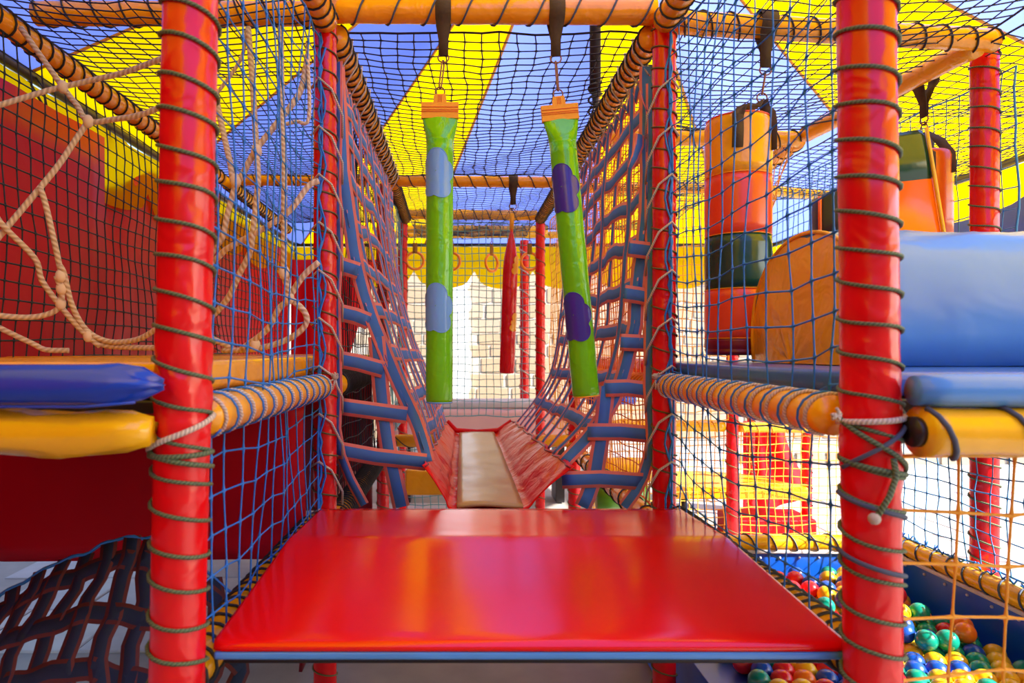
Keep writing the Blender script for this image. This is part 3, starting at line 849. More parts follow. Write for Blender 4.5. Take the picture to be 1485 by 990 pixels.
# ------------------------------------------------------------------ red mat at the front and platforms
def softprism(poly, x0, x1, n_in=3, ex=.02):
    """profile extruded along x with softened ends"""
    cy = sum(p[0] for p in poly) / len(poly); cz = sum(p[1] for p in poly) / len(poly)
    rg = []
    for x, k in ((x0, .96), (x0 + ex * .3, .985), (x0 + ex, 1), ((x0 * 2 + x1) / 3, 1), ((x0 + 2 * x1) / 3, 1), (x1 - ex, 1), (x1 - ex * .3, .985), (x1, .96)):
        rg.append([(x, cy + (p[0] - cy) * (1 - (1 - k) * .3), cz + (p[1] - cz) * k) for p in poly])
    return MB().rings(rg)
def redprof():
    top = []
    for i in range(29):
        y = 1.235 + (2.16 - 1.235) * i / 28
        if y < 1.74:
            z = -.525 + (.525 - .489) * (y - 1.235) / .505
        elif y < 1.82:
            z = -.489 + .003 * math.sin((y - 1.74) / .08 * math.pi)
        else: z = -.489 - .012 * (y - 1.82) / .34
        top.append((y, z))
    top = [(1.222, -.5415), (1.223, -.534), (1.228, -.5275)] + top + [(2.172, -.506), (2.176, -.52)]
    return top + [(2.176, -.5415)]
rm = thing('foam_mat', 'glossy red vinyl mat filling the foreground floor', 'mat', (.12, 1.7, -.5415))
part(rm, 'vinyl_cover', softprism(redprof(), -.452, .698), 'red_mat')
single('foam_mat', 'thin pale blue mat edge showing under the red foreground mat', 'mat', MB().box((-.45, 1.222, -.558), (.70, 2.17, -.543)), 'sky_blue', (.12, 1.7, -.558), bevel=.005)
single('deck_board', 'dark board carrying the foreground mats', 'board', MB().box((-.46, 1.30, -.60), (.705, 2.2, -.56)), 'steel', (.12, 1.7, -.60), bevel=.004)

def mat_box(label, lo, hi, m, bev=.016):
    return single('foam_mat', label, 'mat', MB().box(lo, hi), m, ((lo[0] + hi[0]) / 2, (lo[1] + hi[1]) / 2, lo[2]), bevel=bev)
mat_box('amber mat on the left platform beside the blue bolster', (-1.62, 1.21, -.085), (-.535, 2.36, -.018), 'amber')
mat_box('amber mat farther back on the left platform under the rope net', (-1.62, 2.37, -.085), (-.54, 4.4, -.016), 'amber')
mat_box('blue mat under the striped punch bag on the right platform', (.745, 1.22, -.082), (1.88, 2.60, -.036), 'mid_blue')
# deck boards under both platforms
single('deck_board', 'board under the left platform mats', 'board', MB().box((-1.62, 1.2, -.11), (-.545, 4.4, -.087)), 'steel', (-1.1, 2.4, -.11), bevel=.004)
single('deck_board', 'board under the right platform mat', 'board', MB().box((.755, 1.2, -.11), (1.9, 2.60, -.084)), 'steel', (1.3, 1.8, -.11), bevel=.004)
# left blue bolster with a tucked end
t = thing('foam_bolster', 'royal blue vinyl bolster with a tucked end in the left foreground', 'bolster', (-1.1, 1.1, -.09))
rg = []
for i in range(45):
    u = i / 44; x = -1.95 + (1.95 - .492) * u
    d = (x + .492) / .10
    k = 1 if d < -1 else max(.0, 1 - (1 + d) ** 2) ** .5
    k = max(k, .12)
    fold = (1 + .0 * d) 
    rg.append([(x + (.010 * math.cos(4 * a) if d > -.6 else 0), 1.095 + math.cos(a) * .036 * k, -.054 + math.sin(a) * .034 * (k * .85 + .15 if d > -1 else 1) * (1 + (.12 * math.sin(5 * a) if d > -.8 else 0))) for a in [2 * math.pi * j / 28 for j in range(28)]])
part(t, 'vinyl_cover', MB().rings(rg), 'blue')
part(t, 'piping', MB().tube([(-1.94, 1.075, -.086), (-1.2, 1.072, -.087), (-.6, 1.072, -.087), (-.52, 1.075, -.080)], .0025, 6), 'blue')
# right light blue roll on the front edge
single('foam_bolster', 'light blue vinyl roll along the front edge of the right platform', 'bolster',
       MB().tube([(.748 + i * .05, 1.12, -.064 + .001 * wob(i)) for i in range(26)], [.0245 if i in (0, 25) else .0275 for i in range(26)], 20), 'sky_blue', (1.35, 1.125, -.09))

# ------------------------------------------------------------------ blue barrel block
t = thing('foam_block', 'large light blue round-topped foam block with an orange end behind the right post', 'block', (1.45, 1.98, -.035))
ya, yb = 1.62, 2.29; yc = (ya + yb) / 2; R = (yb - ya) / 2
prof = [(ya + .01, -.034)]
for i in range(25):
    a = math.pi * (1 - i / 24)
    prof.append((yc + R * math.cos(a), .045 + .295 * math.sin(a) ** .85))
prof.append((yb - .01, -.034))
body = MB(); rg = []
for i, x in enumerate([.985 + .96 * q / 24 for q in range(25)]):
    rg.append([(x, p[0] + .004 * wob(x * 9, j * .5), p[1] + .006 * wob(x * 8, j * .6, 1) * (1 if p[1] > .05 else .1)) for j, p in enumerate(prof)])
part(t, 'cover', body.rings(rg), 'sky_blue')
def orange_end(u, v):
    # fan from centre line to profile
    j = u * (len(prof) - 1); i0 = int(min(j, len(prof) - 2)); f = j - i0
    py = prof[i0][0] + (prof[i0 + 1][0] - prof[i0][0]) * f; pz = prof[i0][1] + (prof[i0 + 1][1] - prof[i0][1]) * f
    y = yc + (py - yc) * v; z = -.033 + (pz + .033) * v
    return (.985 - .035 * (1 - v ** 3) + .004 * wob(u * 9, v * 3), y, z)
part(t, 'end_face', MB().grid(orange_end, 40, 8), 'orange', label='orange end face')
part(t, 'piping', MB().tube([(.984, p[0], p[1]) for p in prof], .006, 6), 'amber')

# ------------------------------------------------------------------ bags
def hanger(t, top, end, wid=.042, beamr=.046, over=None, ring_r=.018):
    """webbing loop over the beam at `top`, two steel rings and a snap hook down to `end`"""
    top, end = Vector(top), Vector(end)
    axis = over or Vector((1, 0, 0))
    side = Vector((0, 0, 1)).cross(axis)
    pts = []
    for i in range(15):
        a = math.pi * (-.32 + 1.64 * i / 14)
        pts.append(top + side * math.cos(a) * beamr + Vector((0, 0, math.sin(a) * beamr)))
    low = top + Vector((0, 0, -beamr - .11))
    pts = [low + side * .003] + [low + side * .004 + Vector((0, 0, .055))] + pts + [low - side * .004 + Vector((0, 0, .055)), low - side * .003]
    part(t, 'hanging_strap', MB().ribbon(pts, axis, [wid * .82 if i in (0, 1, 17, 18) else wid * 1.3 for i in range(19)], .003), 'strap_brown')
    r1 = low + Vector((0, 0, -ring_r * .55))
    part(t, 'ring', MB().tube([r1 + axis * math.cos(a) * ring_r * 1.15 + Vector((0, 0, math.sin(a) * ring_r)) for a in [2 * math.pi * k / 20 for k in range(20)]], .0028, 8, True), 'rust')
    a0 = r1 + Vector((0, 0, -ring_r * .6)); r2 = end
    b0 = r2 + Vector((0, 0, ring_r * .7))
    L = (a0 - b0).length; mid = (a0 + b0) / 2; dr = (a0 - b0).normalized()
    w = .0085; sp = []
    for k in range(24):
        a = 2 * math.pi * k / 24
        s_, c_ = math.sin(a), math.cos(a)
        sp.append(mid + dr * (math.copysign(abs(s_) ** .5, s_) * L * .5) + (axis * .45 + side * .89) * w * math.copysign(abs(c_) ** .7, c_))
    part(t, 'snap_hook', MB().tube(sp, .003, 8, True), 'rust')
    part(t, 'ring', MB().tube([r2 + axis * math.cos(a) * ring_r + Vector((0, 0, math.sin(a) * ring_r)) for a in [2 * math.pi * k / 20 for k in range(20)]], .0026, 8, True), 'rust')

def cloud(center_a, zc, R, frame, circles, mat, t, name='cloud_patch', lift=.0012):
    """appliqué wrapped on a cylinder: circles in (arc metres, height)"""
    O, ax, X_, Y_ = frame
    def edge(th):
        d = (math.cos(th), math.sin(th)); best = .0
        for (cx, cy, r) in circles:
            b = cx * d[0] + cy * d[1]; q = b * b - (cx * cx + cy * cy - r * r)
            if q > 0: best = max(best, b + math.sqrt(q))
        return best
    def fn(u, v):
        th = 2 * math.pi * u; e = edge(th) * max(v, .02)
        s, h = e * math.cos(th), e * math.sin(th)
        a = center_a + s / R
        rr = R + lift
        return O + ax * (zc + h) + (X_ * math.cos(a) + Y_ * math.sin(a)) * rr
    o = part(t, name, MB().grid(fn, 72, 6), mat)
    pts = [fn(k / 72, 1) for k in range(72)]
    part(t, 'patch_stitching', MB().tube(pts, .0013, 5, True), mat)

def tube_bag(top_hem, bottom, R, hook, beam_top, label, patch, clouds, endcol):
    """long vinyl punching tube: flat hem on top, round body"""
    th, bo = Vector(top_hem), Vector(bottom)
    t = thing('punching_bag', label, 'bag', (bo.x, bo.y, bo.z), None)
    ax = (th - bo).normalized(); L = (th - bo).length
    X_ = (Vector((1, 0, 0)) - ax * ax.x).normalized(); Y_ = ax.cross(X_)
    rg = []; n = 28
    hs = [0, .004, .012] + [.012 + (L - .12) * i / 26 for i in range(1, 27)] + [L - .12 + .12 * i / 10 for i in range(1, 11)]
    for h in hs:
        f = max(0, min(1, (h - (L - .12)) / .12)); f = f * f * (3 - 2 * f)
        k = .90 if h == 0 else .97 if h < .01 else 1
        wx = R * k * (1 - f) + R * 1.34 * f; wy = R * k * (1 - f) + .007 * f
        ring = []
        for j in range(n):
            a = 2 * math.pi * j / n
            w = 1 + .012 * wob(h * 22, math.cos(a), math.sin(a)) + .05 * math.sin(3 * a + 9 * h) * (4 * f * (1 - f))
            ring.append(bo + ax * h + X_ * math.cos(a) * wx * w + Y_ * math.sin(a) * wy * w)
        rg.append(ring)
    part(t, 'vinyl_body', MB().rings(rg), 'green')
    # hem tape
    hm = MB()
    w = R * 1.38
    hm.rings([[bo + ax * (L - .012 + dz) + X_ * sx * w * kk + Y_ * sy * .0095 for sx, sy in ((-1, -1), (1, -1), (1, 1), (-1, 1))] for dz, kk in ((-.01, 1), (.012, .99), (.045, 1.0))])
    h = part(t, 'top_hem', hm, 'hem', smooth=False)
    for dz in (.0, .006, .016):
        part(h, 'stitch_line', MB().tube([bo + ax * (L + dz) + X_ * s * w * .98 - Y_ * .0105 for s in (-1, -.5, 0, .5, 1)], .0011, 4), 'stitch')
    tb = MB().rings([[bo + ax * (L + dz) + X_ * sx * kk - Y_ * sy * .006 for sx, sy in ((-1, -1), (1, -1), (1, 1), (-1, 1))] for dz, kk in ((.02, .024), (.052, .022), (.063, .019))])
    tbo = part(t, 'hanging_tab', tb, 'hem', smooth=False)
    for s in (-.3, 0, .3):
        part(tbo, 'stitch_line', MB().tube([bo + ax * (L + d) + X_ * s * .018 - Y_ * .0068 for d in (.034, .05, .06)], .0008, 4), 'stitch')
    hanger(t, beam_top, bo + ax * (L + .072), ring_r=.0165)
    e = MB().tube([bo + X_ * math.cos(a) * R * .93 + Y_ * math.sin(a) * R * .93 for a in [2 * math.pi * k / 28 for k in range(28)]], .003, 6, True)
    part(t, 'bottom_piping', e, endcol)
    fr = (bo, ax, X_, Y_)
    for (a, z, cs) in clouds:
        cloud(a, z, R * 1.012, fr, cs, patch, t)
    return t
big = [(0, .03, .034), (.028, .0, .030), (-.028, .012, .028), (.018, -.045, .030), (-.02, -.04, .030), (-.045, -.02, .028), (0, 0, .03)]
big = [(x * 1.15, y * 1.25, r * 1.2) for x, y, r in big]
FR = -math.pi / 2      # the side turned to the camera
tube_bag(at(638, 163, 2.37), at(637, 583, 2.37), .0475, None, (at(643, 20, 2.38).x, Y1, 1.200),
         'long lime green punching bag hanging straight, with light blue cloud patches', 'patch_blue',
         [(FR - .25, .80, big), (FR - .25, .335, big)], 'patch_blue')
tube_bag(at(812, 166, 2.37), at(850, 574, 2.37), .0470, None, (at(806, 30, 2.38).x, Y1, 1.197),
         'long lime green punching bag hanging askew, with violet cloud patches', 'patch_violet',
         [(FR - .55, .73, big), (FR - .55, .285, big)], 'patch_yellow')

# slim red bag farther back
tp, bt = at(742, 332, 4.42), at(735, 541, 4.42)
t = thing('punching_bag', 'slim dark red punching bag hanging farther back between the green bags', 'bag', bt)
ax = (tp - bt).normalized(); L = (tp - bt).length
X_ = (Vector((1, 0, 0)) - ax * ax.x).normalized(); Y_ = ax.cross(X_); R = .049
rg = []
for h in [0, .004, .014] + [L * q / 30 for q in range(1, 31)]:
    f = max(0, min(1, (h - (L - .26)) / .26))
    k = (.88 if h == 0 else .96 if h < .01 else 1) * (1 - f ** 1.6 * .93)
    rg.append([bt + ax * h + (X_ * math.cos(a) + Y_ * math.sin(a)) * R * k for a in [2 * math.pi * j / 24 for j in range(24)]])
part(t, 'vinyl_body', MB().rings(rg), 'red')
for z in (.70, .33):
    cloud(FR + .95, z, R * 1.012, (bt, ax, X_, Y_), [(0, .035, .028), (0, -.01, .022), (.022, -.03, .024), (-.02, -.035, .022), (-.02, .0, .015)], 'patch_yellow', t, 'flower_patch')
part(t, 'hanging_tab', MB().ribbon([tp - ax * .02, tp + ax * .05, tp + ax * .10], (1, 0, 0), [.02, .03, .026], .006), 'hem')
hanger(t, (tp.x + .012, Y2, 1.118), tp + ax * .115, beamr=.04, ring_r=.02, wid=.045)

# striped punch bag over the right platform
def drum(center_xy, z0, z1, R, bands, lean=(0, 0), n=32):
    cx, cy = center_xy
    out = []
    for (za, zb, m, first, last) in bands:
        rg = []
        hs = [za + (zb - za) * i / 6 for i in range(7)]
        if first: hs = [za, za + .006, za + .022] + hs[1:]
        if last: hs = hs[:-1] + [zb - .025, zb - .008, zb]
        for h in hs:
            k = 1 + .012 * math.sin(math.pi * (h - za) / (zb - za))
            if first and h - za < .02: k = .90 if h == za else .96
            if last and zb - h < .02: k = .86 if h == zb else .95
            rg.append([(cx + lean[0] * (h - z0) + math.cos(a) * R * k, cy + lean[1] * (h - z0) + math.sin(a) * R * k, h) for a in [2 * math.pi * j / n for j in range(n)]])
        out.append((MB().rings(rg), m))
    return out
bx, by = at(1070, 300, 2.42).x, 2.42
t = thing('punching_bag', 'fat striped punch bag in yellow, red-orange and dark green on the right platform', 'bag', (bx, by, 0))
for mb, m in drum((bx, by), -.012, .83, .1125, [(-.012, .047, 'dark_red', True, False), (.047, .22, 'vermilion', False, False), (.22, .41, 'dark_green', False, False), (.41, .62, 'vermilion', False, False), (.62, .83, 'amber', False, True)]):
    part(t, 'colour_band', mb, m)
for z in (.047, .22, .41, .62):
    part(t, 'seam', MB().tube([(bx + math.cos(a) * .113, by + math.sin(a) * .113, z) for a in [2 * math.pi * k / 28 for k in range(28)]], .0018, 5, True), 'orange')
part(t, 'top_piping', MB().tube([(bx + math.cos(a) * .105, by + math.sin(a) * .105, .825) for a in [2 * math.pi * k / 28 for k in range(28)]], .004, 6, True), 'vermilion')
hk = at(1105, 142, 2.42)
part(t, 'carry_strap', MB().ribbon([(bx - .045, by - .108, .70), (bx - .045, by - .112, .76), (bx - .045, by - .111, .81), (bx - .02, by - .088, .85), hk + Vector((-.03, -.02, -.045)), hk + Vector((-.008, 0, -.012))], [(1, .0, 0), (1, 0, 0), (1, 0, 0), (1, -.4, .2), (.6, -.8, .3), (.3, -.9, 0)], .038, .004), 'strap_brown')
part(t, 'carry_strap', MB().ribbon([(bx + .088, by - .073, .70), (bx + .09, by - .072, .79), (bx + .088, by - .064, .83), hk + Vector((.008, -.01, -.045)), hk + Vector((.004, 0, -.012))], [(.6, -.8, 0)] * 5, .036, .004), 'strap_brown')
hanger(t, (hk.x + .006, Y1 + .025, 1.167), hk, wid=.045, beamr=.045)

# leaning green and orange square pad
def tapered_pad(label, corners0, corners1, z_split, m_low, m_high, edge, loc):
    t = thing('foam_pad', label, 'pad', loc)
    c0 = [Vector(c) for c in corners0]; c1 = [Vector(c) for c in corners1]
    def rounded(q, k=.12):
        out = []
        for i in range(4):
            p, a, b = q[i], q[i - 1], q[(i + 1) % 4]
            out += [p.lerp(a, k), p.lerp(p.lerp(a, k).lerp(p.lerp(b, k), .5), .6), p.lerp(b, k)]
        return out
    def ring(f, s=1):
        q = [a.lerp(b, f) for a, b in zip(c0, c1)]
        c = sum(q, Vector()) / 4
        return rounded([c + (p - c) * s for p in q])
    part(t, 'lower_cover', MB().rings([ring(0, .95), ring(.02), ring(z_split * .5, 1.015), ring(z_split)]), m_low)
    part(t, 'upper_cover', MB().rings([ring(z_split), ring((1 + z_split) / 2, 1.015), ring(.97), ring(1, .92)]), m_high)
    part(t, 'edge_piping', MB().tube([c0[1].lerp(c1[1], i / 8) for i in range(9)], .007, 6), edge)
    part(t, 'edge_piping', MB().tube([c0[0].lerp(c1[0], i / 8) for i in range(9)], .007, 6), edge)
    return t
q0 = at(1255, 530, 2.42); q1 = at(1388, 515, 2.44); r0 = at(1262, 200, 2.56); r1 = at(1333, 190, 2.58)
z0 = -.034
tapered_pad('leaning foam pad with dark green top and orange body behind the blue block',
            [(q0.x, 2.40, z0), (q1.x, 2.40, z0), (q1.x, 2.52, z0), (q0.x, 2.52, z0)],
            [(r0.x, 2.54, r0.z), (r1.x, 2.54, r1.z), (r1.x, 2.68, r1.z - .02), (r0.x, 2.68, r0.z - .02)], .775, 'bright_orange', 'dark_green', 'yellow', (1.6, 2.46, z0))
q0 = at(1190, 500, 2.42); q1 = at(1246, 500, 2.42); r0 = at(1189, 285, 2.42); r1 = at(1240, 262, 2.42)
tapered_pad('black and orange foam pad standing left of the right foreground post',
            [(q0.x, 2.42, z0), (q1.x - .02, 2.35, z0), (q1.x, 2.50, z0), (q0.x, 2.5, z0)],
            [(r0.x, 2.42, r0.z), (r1.x - .02, 2.35, r1.z), (r1.x, 2.5, r1.z), (r0.x, 2.5, r0.z)], .62, 'bright_orange', 'black_patch', 'bright_orange', (1.35, 2.45, z0))

# hanging orange bag on the right
bx, by = at(1340, 300, 2.80).x, 2.80
t = thing('punching_bag', 'orange punch bag with a dark green band hanging at the upper right', 'bag', (bx, by, .05))
for mb, m in drum((bx, by), .05, .82, .1, [(.05, .28, 'bright_orange', True, False), (.28, .47, 'dark_green', False, False), (.47, .82, 'bright_orange', False, True)]):
    part(t, 'colour_band', mb, m)
hk = at(1340, 186, 2.8)
part(t, 'carry_strap', MB().ribbon([(bx - .04, by - .1, .70), (bx - .04, by - .098, .8), (bx - .02, by - .05, .86), hk + Vector((-.004, 0, -.02))], (1, .1, 0), .04, .004), 'strap_brown')
part(t, 'carry_strap', MB().ribbon([(bx + .05, by - .085, .72), (bx + .05, by - .08, .8), (bx + .03, by - .05, .86), hk + Vector((.006, 0, -.02))], (1, -.3, 0), .04, .004), 'strap_brown')
hanger(t, (hk.x - .0, 2.80, 1.127), hk, wid=.045, beamr=.046, over=Vector((.13, -.99, 0)).normalized())

# ------------------------------------------------------------------ orange rings
def gym_ring(px, py, Y, rot, label):
    c = at(px, py, Y); R = .072
    t = thing('gym_ring', label, 'ring', (c.x, c.y, c.z - R), 'orange rings at the far crossbeam')
    A = Vector((math.cos(rot), math.sin(rot), 0))
    part(t, 'hoop', MB().tube([c + A * math.cos(a) * R + Vector((0, 0, math.sin(a) * R)) for a in [2 * math.pi * k / 28 for k in range(28)]], .0115, 10, True), 'ring')
    top = c + Vector((0, 0, R))
    part(t, 'loop_strap', MB().ribbon([top + Vector((0, -.013, -.012)), top + Vector((0, -.012, .012)), top + Vector((0, -.003, .03)), top + Vector((0, -.002, .078))], A, .04, .004), 'strap_tan')
    s = top + Vector((0, 0, .09))
    part(t, 'shackle', MB().tube([s + A * math.cos(a) * .015 + Vector((0, 0, math.sin(a) * .015)) for a in [2 * math.pi * k / 16 for k in range(16)]], .003, 6, True), 'rust')
    part(t, 'cord', MB().tube([s + Vector((0, 0, .013)), Vector((c.x, Y3, 1.112))], .0035, 6), 'rust')
gym_ring(602, 378, 5.70, .15, 'orange ring hanging left of the straight green bag')
gym_ring(655, 379, 5.70, -.2, 'orange ring half hidden by the straight green bag')
gym_ring(713, 381, 5.70, .75, 'orange ring turned edgewise left of the slim red bag')
gym_ring(768, 379, 5.70, .1, 'orange ring right of the slim red bag')

# ------------------------------------------------------------------ webbing bridge
CL = [(-.452, 1.04), (-.448, .90), (-.44, .73), (-.425, .56), (-.395, .39), (-.352, .22), (-.30, .06), (-.235, -.11), (-.165, -.28), (-.125, -.40)]
CR = [(.678, 1.04), (.675, .90), (.672, .73), (.668, .56), (.66, .39), (.645, .22), (.625, .06), (.57, -.13), (.47, -.29), (.37, -.40)]
def curve(tab, s):
    f = s * (len(tab) - 1); i = int(min(max(f, 0), len(tab) - 2)); u = f - i
    p = [tab[max(i - 1, 0)], tab[i], tab[i + 1], tab[min(i + 2, len(tab) - 1)]]
    out = []
    for k in (0, 1):
        a, b, c, d = (q[k] for q in p)
        out.append(.5 * (2 * b + (c - a) * u + (2 * a - 5 * b + 4 * c - d) * u * u + (3 * b - a - 3 * c + d) * u ** 3))
    return out
YA, YB = 2.46, 4.38
def vsurf(tab, s, y, sgn):
    x, z = curve(tab, s)
    w = (y - YA) / (YB - YA)
    bul = .03 * math.sin(math.pi * min(1, w * 1.0)) * math.sin(math.pi * s)
    z -= .065 * max(0, w) * s ** 3; x += sgn * .02 * max(0, w) * s ** 2
    return Vector((x + sgn * bul + .008 * wob(y * 4, s * 5), y, z + .012 * wob(y * 5, s * 6, 2) * math.sin(math.pi * s)))
def wall_web(tab, sgn, label, ss):
    t = thing('webbing_wall', label, 'climbing net', (tab[-1][0], (YA + YB) / 2, -.40))
    ny = 10
    for k in range(ny):
        y = YA + (YB - YA) * k / (ny - 1)
        pts = [vsurf(tab, i / 36, y + .012 * wob(i * .25, k * 2.0), sgn) for i in range(37)]
        part(t, 'down_strap', MB().ribbon(pts, (sgn * (1.0 if k == 0 else .24 + .10 * math.sin(k * 2.1)), .45 if k == 0 else .95, 0), .056 if k == 0 else .034, .003), 'strap')
    for s in ss:
        pts, wd = [], []
        for i in range(45):
            y = YA - .01 + (YB - YA + .02) * i / 44
            ph = i / 44 * (ny - 1) * math.pi
            p = vsurf(tab, s + .006 * wob(i * .2, s * 9), y, sgn)
            d = vsurf(tab, min(1, s + .01), y, sgn) - vsurf(tab, max(0, s - .01), y, sgn)
            nn = Vector((0, 1, 0)).cross(d).normalized()
            pts.append(p + nn * .0035 * math.cos(ph)); wd.append(tuple(d))
        part(t, 'long_strap', MB().ribbon(pts, wd, .066, .003), 'strap')
    # top edge strap, gathered, with lacing to the beam
    mb = MB(); pts = []
    nb = 16
    for i in range(nb * 4 + 1):
        y = YA + (YB - YA) * i / (nb * 4)
        up = abs(math.cos(math.pi * i / 4))
        x, z = curve(tab, 0)
        pts.append(Vector((x - sgn * .0, y, z - .06 + .04 * up)))
    part(t, 'edge_strap', MB().ribbon(pts, (0.3 * sgn, 0, 1), .034, .003), 'strap')
    for i in range(nb):
        y = YA + (YB - YA) * (i + .0) / nb
        x, z = curve(tab, 0)
        mb.tube([(x, y, z - .03), (x + sgn * .045, y + .03, z + .06), (x + sgn * .046, y + .05, z + .12), (x - sgn * .03, y + .08, z + .125), (x, y + (YB - YA) / nb, z - .03)], .0035, 5)
    part(t, 'top_lacing', mb, 'cord_white')
    return t
wl = wall_web(CL, 1, 'blue webbing wall with salmon edges sloping along the left of the bridge', [.085, .17, .27, .38, .49, .60, .71, .82, .92])
wr = wall_web(CR, -1, 'blue webbing wall with salmon edges sloping along the right of the bridge', [.12, .21, .32, .43, .54, .65, .76, .87])
part(wr, 'loose_strap_end', MB().ribbon([at(928, 195, 2.44), at(927, 210, 2.42), at(921, 228, 2.40), at(913, 245, 2.39)], (1, .3, .2), [.03, .035, .03, .02], .003), 'strap')
part(wr, 'loose_strap_end', MB().ribbon([at(930, 135, 2.44), at(934, 150, 2.42), at(939, 162, 2.41)], (.4, .9, .1), [.03, .04, .03], .003), 'strap')
# triangular front panels
def front_panel(label, edge, vert, hors, vert_w=.062):
    t = thing('webbing_panel', label, 'climbing net', at(*edge[-1], 2.44))
    part(t, 'edge_strap', MB().ribbon([at(x, y, 2.435 + .012 * math.sin(i)) for i, (x, y) in enumerate(edge)], (.9, -.45, 0), .046, .003), 'strap')
    for v in vert:
        part(t, 'down_strap', MB().ribbon([at(x, y, 2.45) for x, y in v], (1, 0, 0), vert_w, .003), 'strap')
    for h in hors:
        n = len(h)
        part(t, 'cross_strap', MB().ribbon([at(x, y, 2.445 - .004 * (i % 2)) for i, (x, y) in enumerate(h)], (0, 0, 1), .062, .003), 'strap')
    return t
def fine(pts, n=3):
    out = []
    for a, b in zip(pts, pts[1:]):
        for k in range(n): out.append((a[0] + (b[0] - a[0]) * k / n, a[1] + (b[1] - a[1]) * k / n))
    return out + [pts[-1]]
front_panel('flat blue webbing panel filling the corner below the left webbing wall',
            [(489, 90), (489, 180), (487, 270), (490, 360), (486, 440), (488, 520), (489, 570), (487, 620), (494, 660), (508, 695), (528, 732)],
            [[(546, 488), (549, 520), (552, 560), (557, 610), (563, 650), (573, 695), (582, 735)]],
            [fine([(486, 382), (508, 389), (520, 393)]), fine([(489, 452), (515, 458), (535, 466)]), fine([(488, 520), (520, 526), (556, 536)]),
             fine([(494, 589), (545, 596), (590, 602)]), fine([(490, 652), (545, 662), (618, 670)])])
front_panel('flat blue webbing panel filling the corner below the right webbing wall',
            [(946, 120), (946, 210), (944, 300), (945, 400), (943, 470), (942, 560), (946, 630), (942, 660), (933, 690), (922, 712), (905, 735)],
            [[(880, 560), (876, 600), (871, 640), (864, 685), (852, 720), (845, 735)]],
            [fine([(912, 360), (930, 362), (945, 364)]), fine([(905, 425), (925, 428), (945, 432)]), fine([(900, 496), (920, 497), (943, 498)]), fine([(878, 563), (910, 562), (942, 566)]), fine([(852, 626), (900, 626), (945, 630)]),
             fine([(815, 696), (870, 694), (932, 698)])])

# red trough and beige runner
def trough(u, v):
    tab = [(-.135, -.385), (-.10, -.44), (-.06, -.50), (-.03, -.537), (.10, -.545), (.215, -.537), (.255, -.50), (.31, -.44), (.375, -.385)]
    x, z = curve(tab, u)
    y = 2.30 + (4.46 - 2.30) * v
    side = abs(u - .5) * 2
    z = -.545 + (z + .545) * (1 - .42 * v)
    x = .10 + (x - .10) * (1 - .12 * v * side)
    x += (.012 * wob(v * 22, u * 3) + .006 * math.sin(v * 60 + u * 9)) * side
    z += .008 * wob(v * 18, u * 4, 2) * side
    return (x, y, z)
t = thing('trough_floor', 'red vinyl trough slung between the two webbing walls', 'trough', (.12, 3.4, -.545))
s = part(t, 'vinyl_sheet', MB().grid(trough, 32, 60), 'trough'); s.modifiers.new('solid', 'SOLIDIFY').thickness = .004
for u in (.03, .97):
    part(t, 'top_hem', MB().tube([Vector(trough(u, k / 40)) + Vector((0, 0, .003)) for k in range(41)], .0035, 6), 'dark_red')
part(t, 'end_roll', MB().tube([(-.10, 4.47, -.46), (-.04, 4.47, -.52), (.10, 4.47, -.53), (.24, 4.47, -.52), (.33, 4.47, -.46)], .018, 12), 'trough')
rn = thing('runner_mat', 'narrow glossy beige runner along the bottom of the red trough', 'mat', (.095, 3.4, -.538))
def runp(u, v):
    y = 2.31 + 2.10 * v
    return (-.018 + .228 * u, y, -.524 + .006 * math.sin(math.pi * u) + .003 * wob(v * 9, u * 2))
s = part(rn, 'vinyl_cover', MB().grid(runp, 10, 50), 'beige'); s.modifiers.new('solid', 'SOLIDIFY').thickness = .012

# ------------------------------------------------------------------ cream rope net on the left
ropes = [
 [(250, 80), (237, 84), (180, 105), (130, 117), (91, 126), (60, 134), (-25, 160)],
 [(30, 40), (91, 126), (112, 153), (128, 176), (165, 173), (205, 166), (250, 148)],
 [(128, 176), (108, 205), (88, 235), (60, 270), (-20, 365)],
 [(58, 272), (66, 296), (81, 360), (86, 384), (91, 405), (88, 438), (88, 444)],
 [(-22, 280), (0, 322), (50, 374), (61, 407), (88, 444), (110, 470), (128, 488), (145, 502)],
 [(-25, 448), (-10, 456), (37, 460), (67, 456), (85, 446), (90, 425), (82, 400)],
 [(86, 384), (93, 397), (104, 441), (125, 478), (158, 495), (199, 492), (229, 475), (262, 450)],
 [(128, 488), (150, 500), (178, 503), (229, 504), (300, 500), (311, 492)],
 [(-25, 455), (-10, 470), (47, 498), (67, 507), (100, 508)],
 [(312, 130), (318, 165), (333, 232), (342, 266), (370, 219), (394, 188), (431, 141), (441, 111), (446, 80)],
 [(360, 40), (367, 131), (372, 219), (374, 266), (367, 333), (362, 367), (347, 397), (333, 428), (311, 455), (280, 480)],
 [(407, 40), (409, 165), (412, 232), (412, 353), (412, 397), (419, 431), (404, 448), (387, 478), (350, 506)],
 [(446, 60), (446, 80), (448, 171), (430, 176), (414, 180)],
 [(419, 431), (441, 451), (443, 471), (417, 492), (370, 506), (323, 508)],
 [(262, 470), (311, 492), (337, 505)],
 [(342, 266), (330, 310), (323, 343), (313, 357), (300, 380)],
 [(407, 316), (374, 336), (330, 360), (315, 374), (280, 400)],
 [(356, 45), (350, 84), (318, 131), (300, 150)],
 [(407, 316), (425, 300), (447, 270), (462, 262)],
 [(419, 431), (440, 400), (462, 380)],
]
t = thing('rope_climbing_net', 'thick cream rope net hanging over the left platform', 'rope net', (-1.0, 2.2, 0))
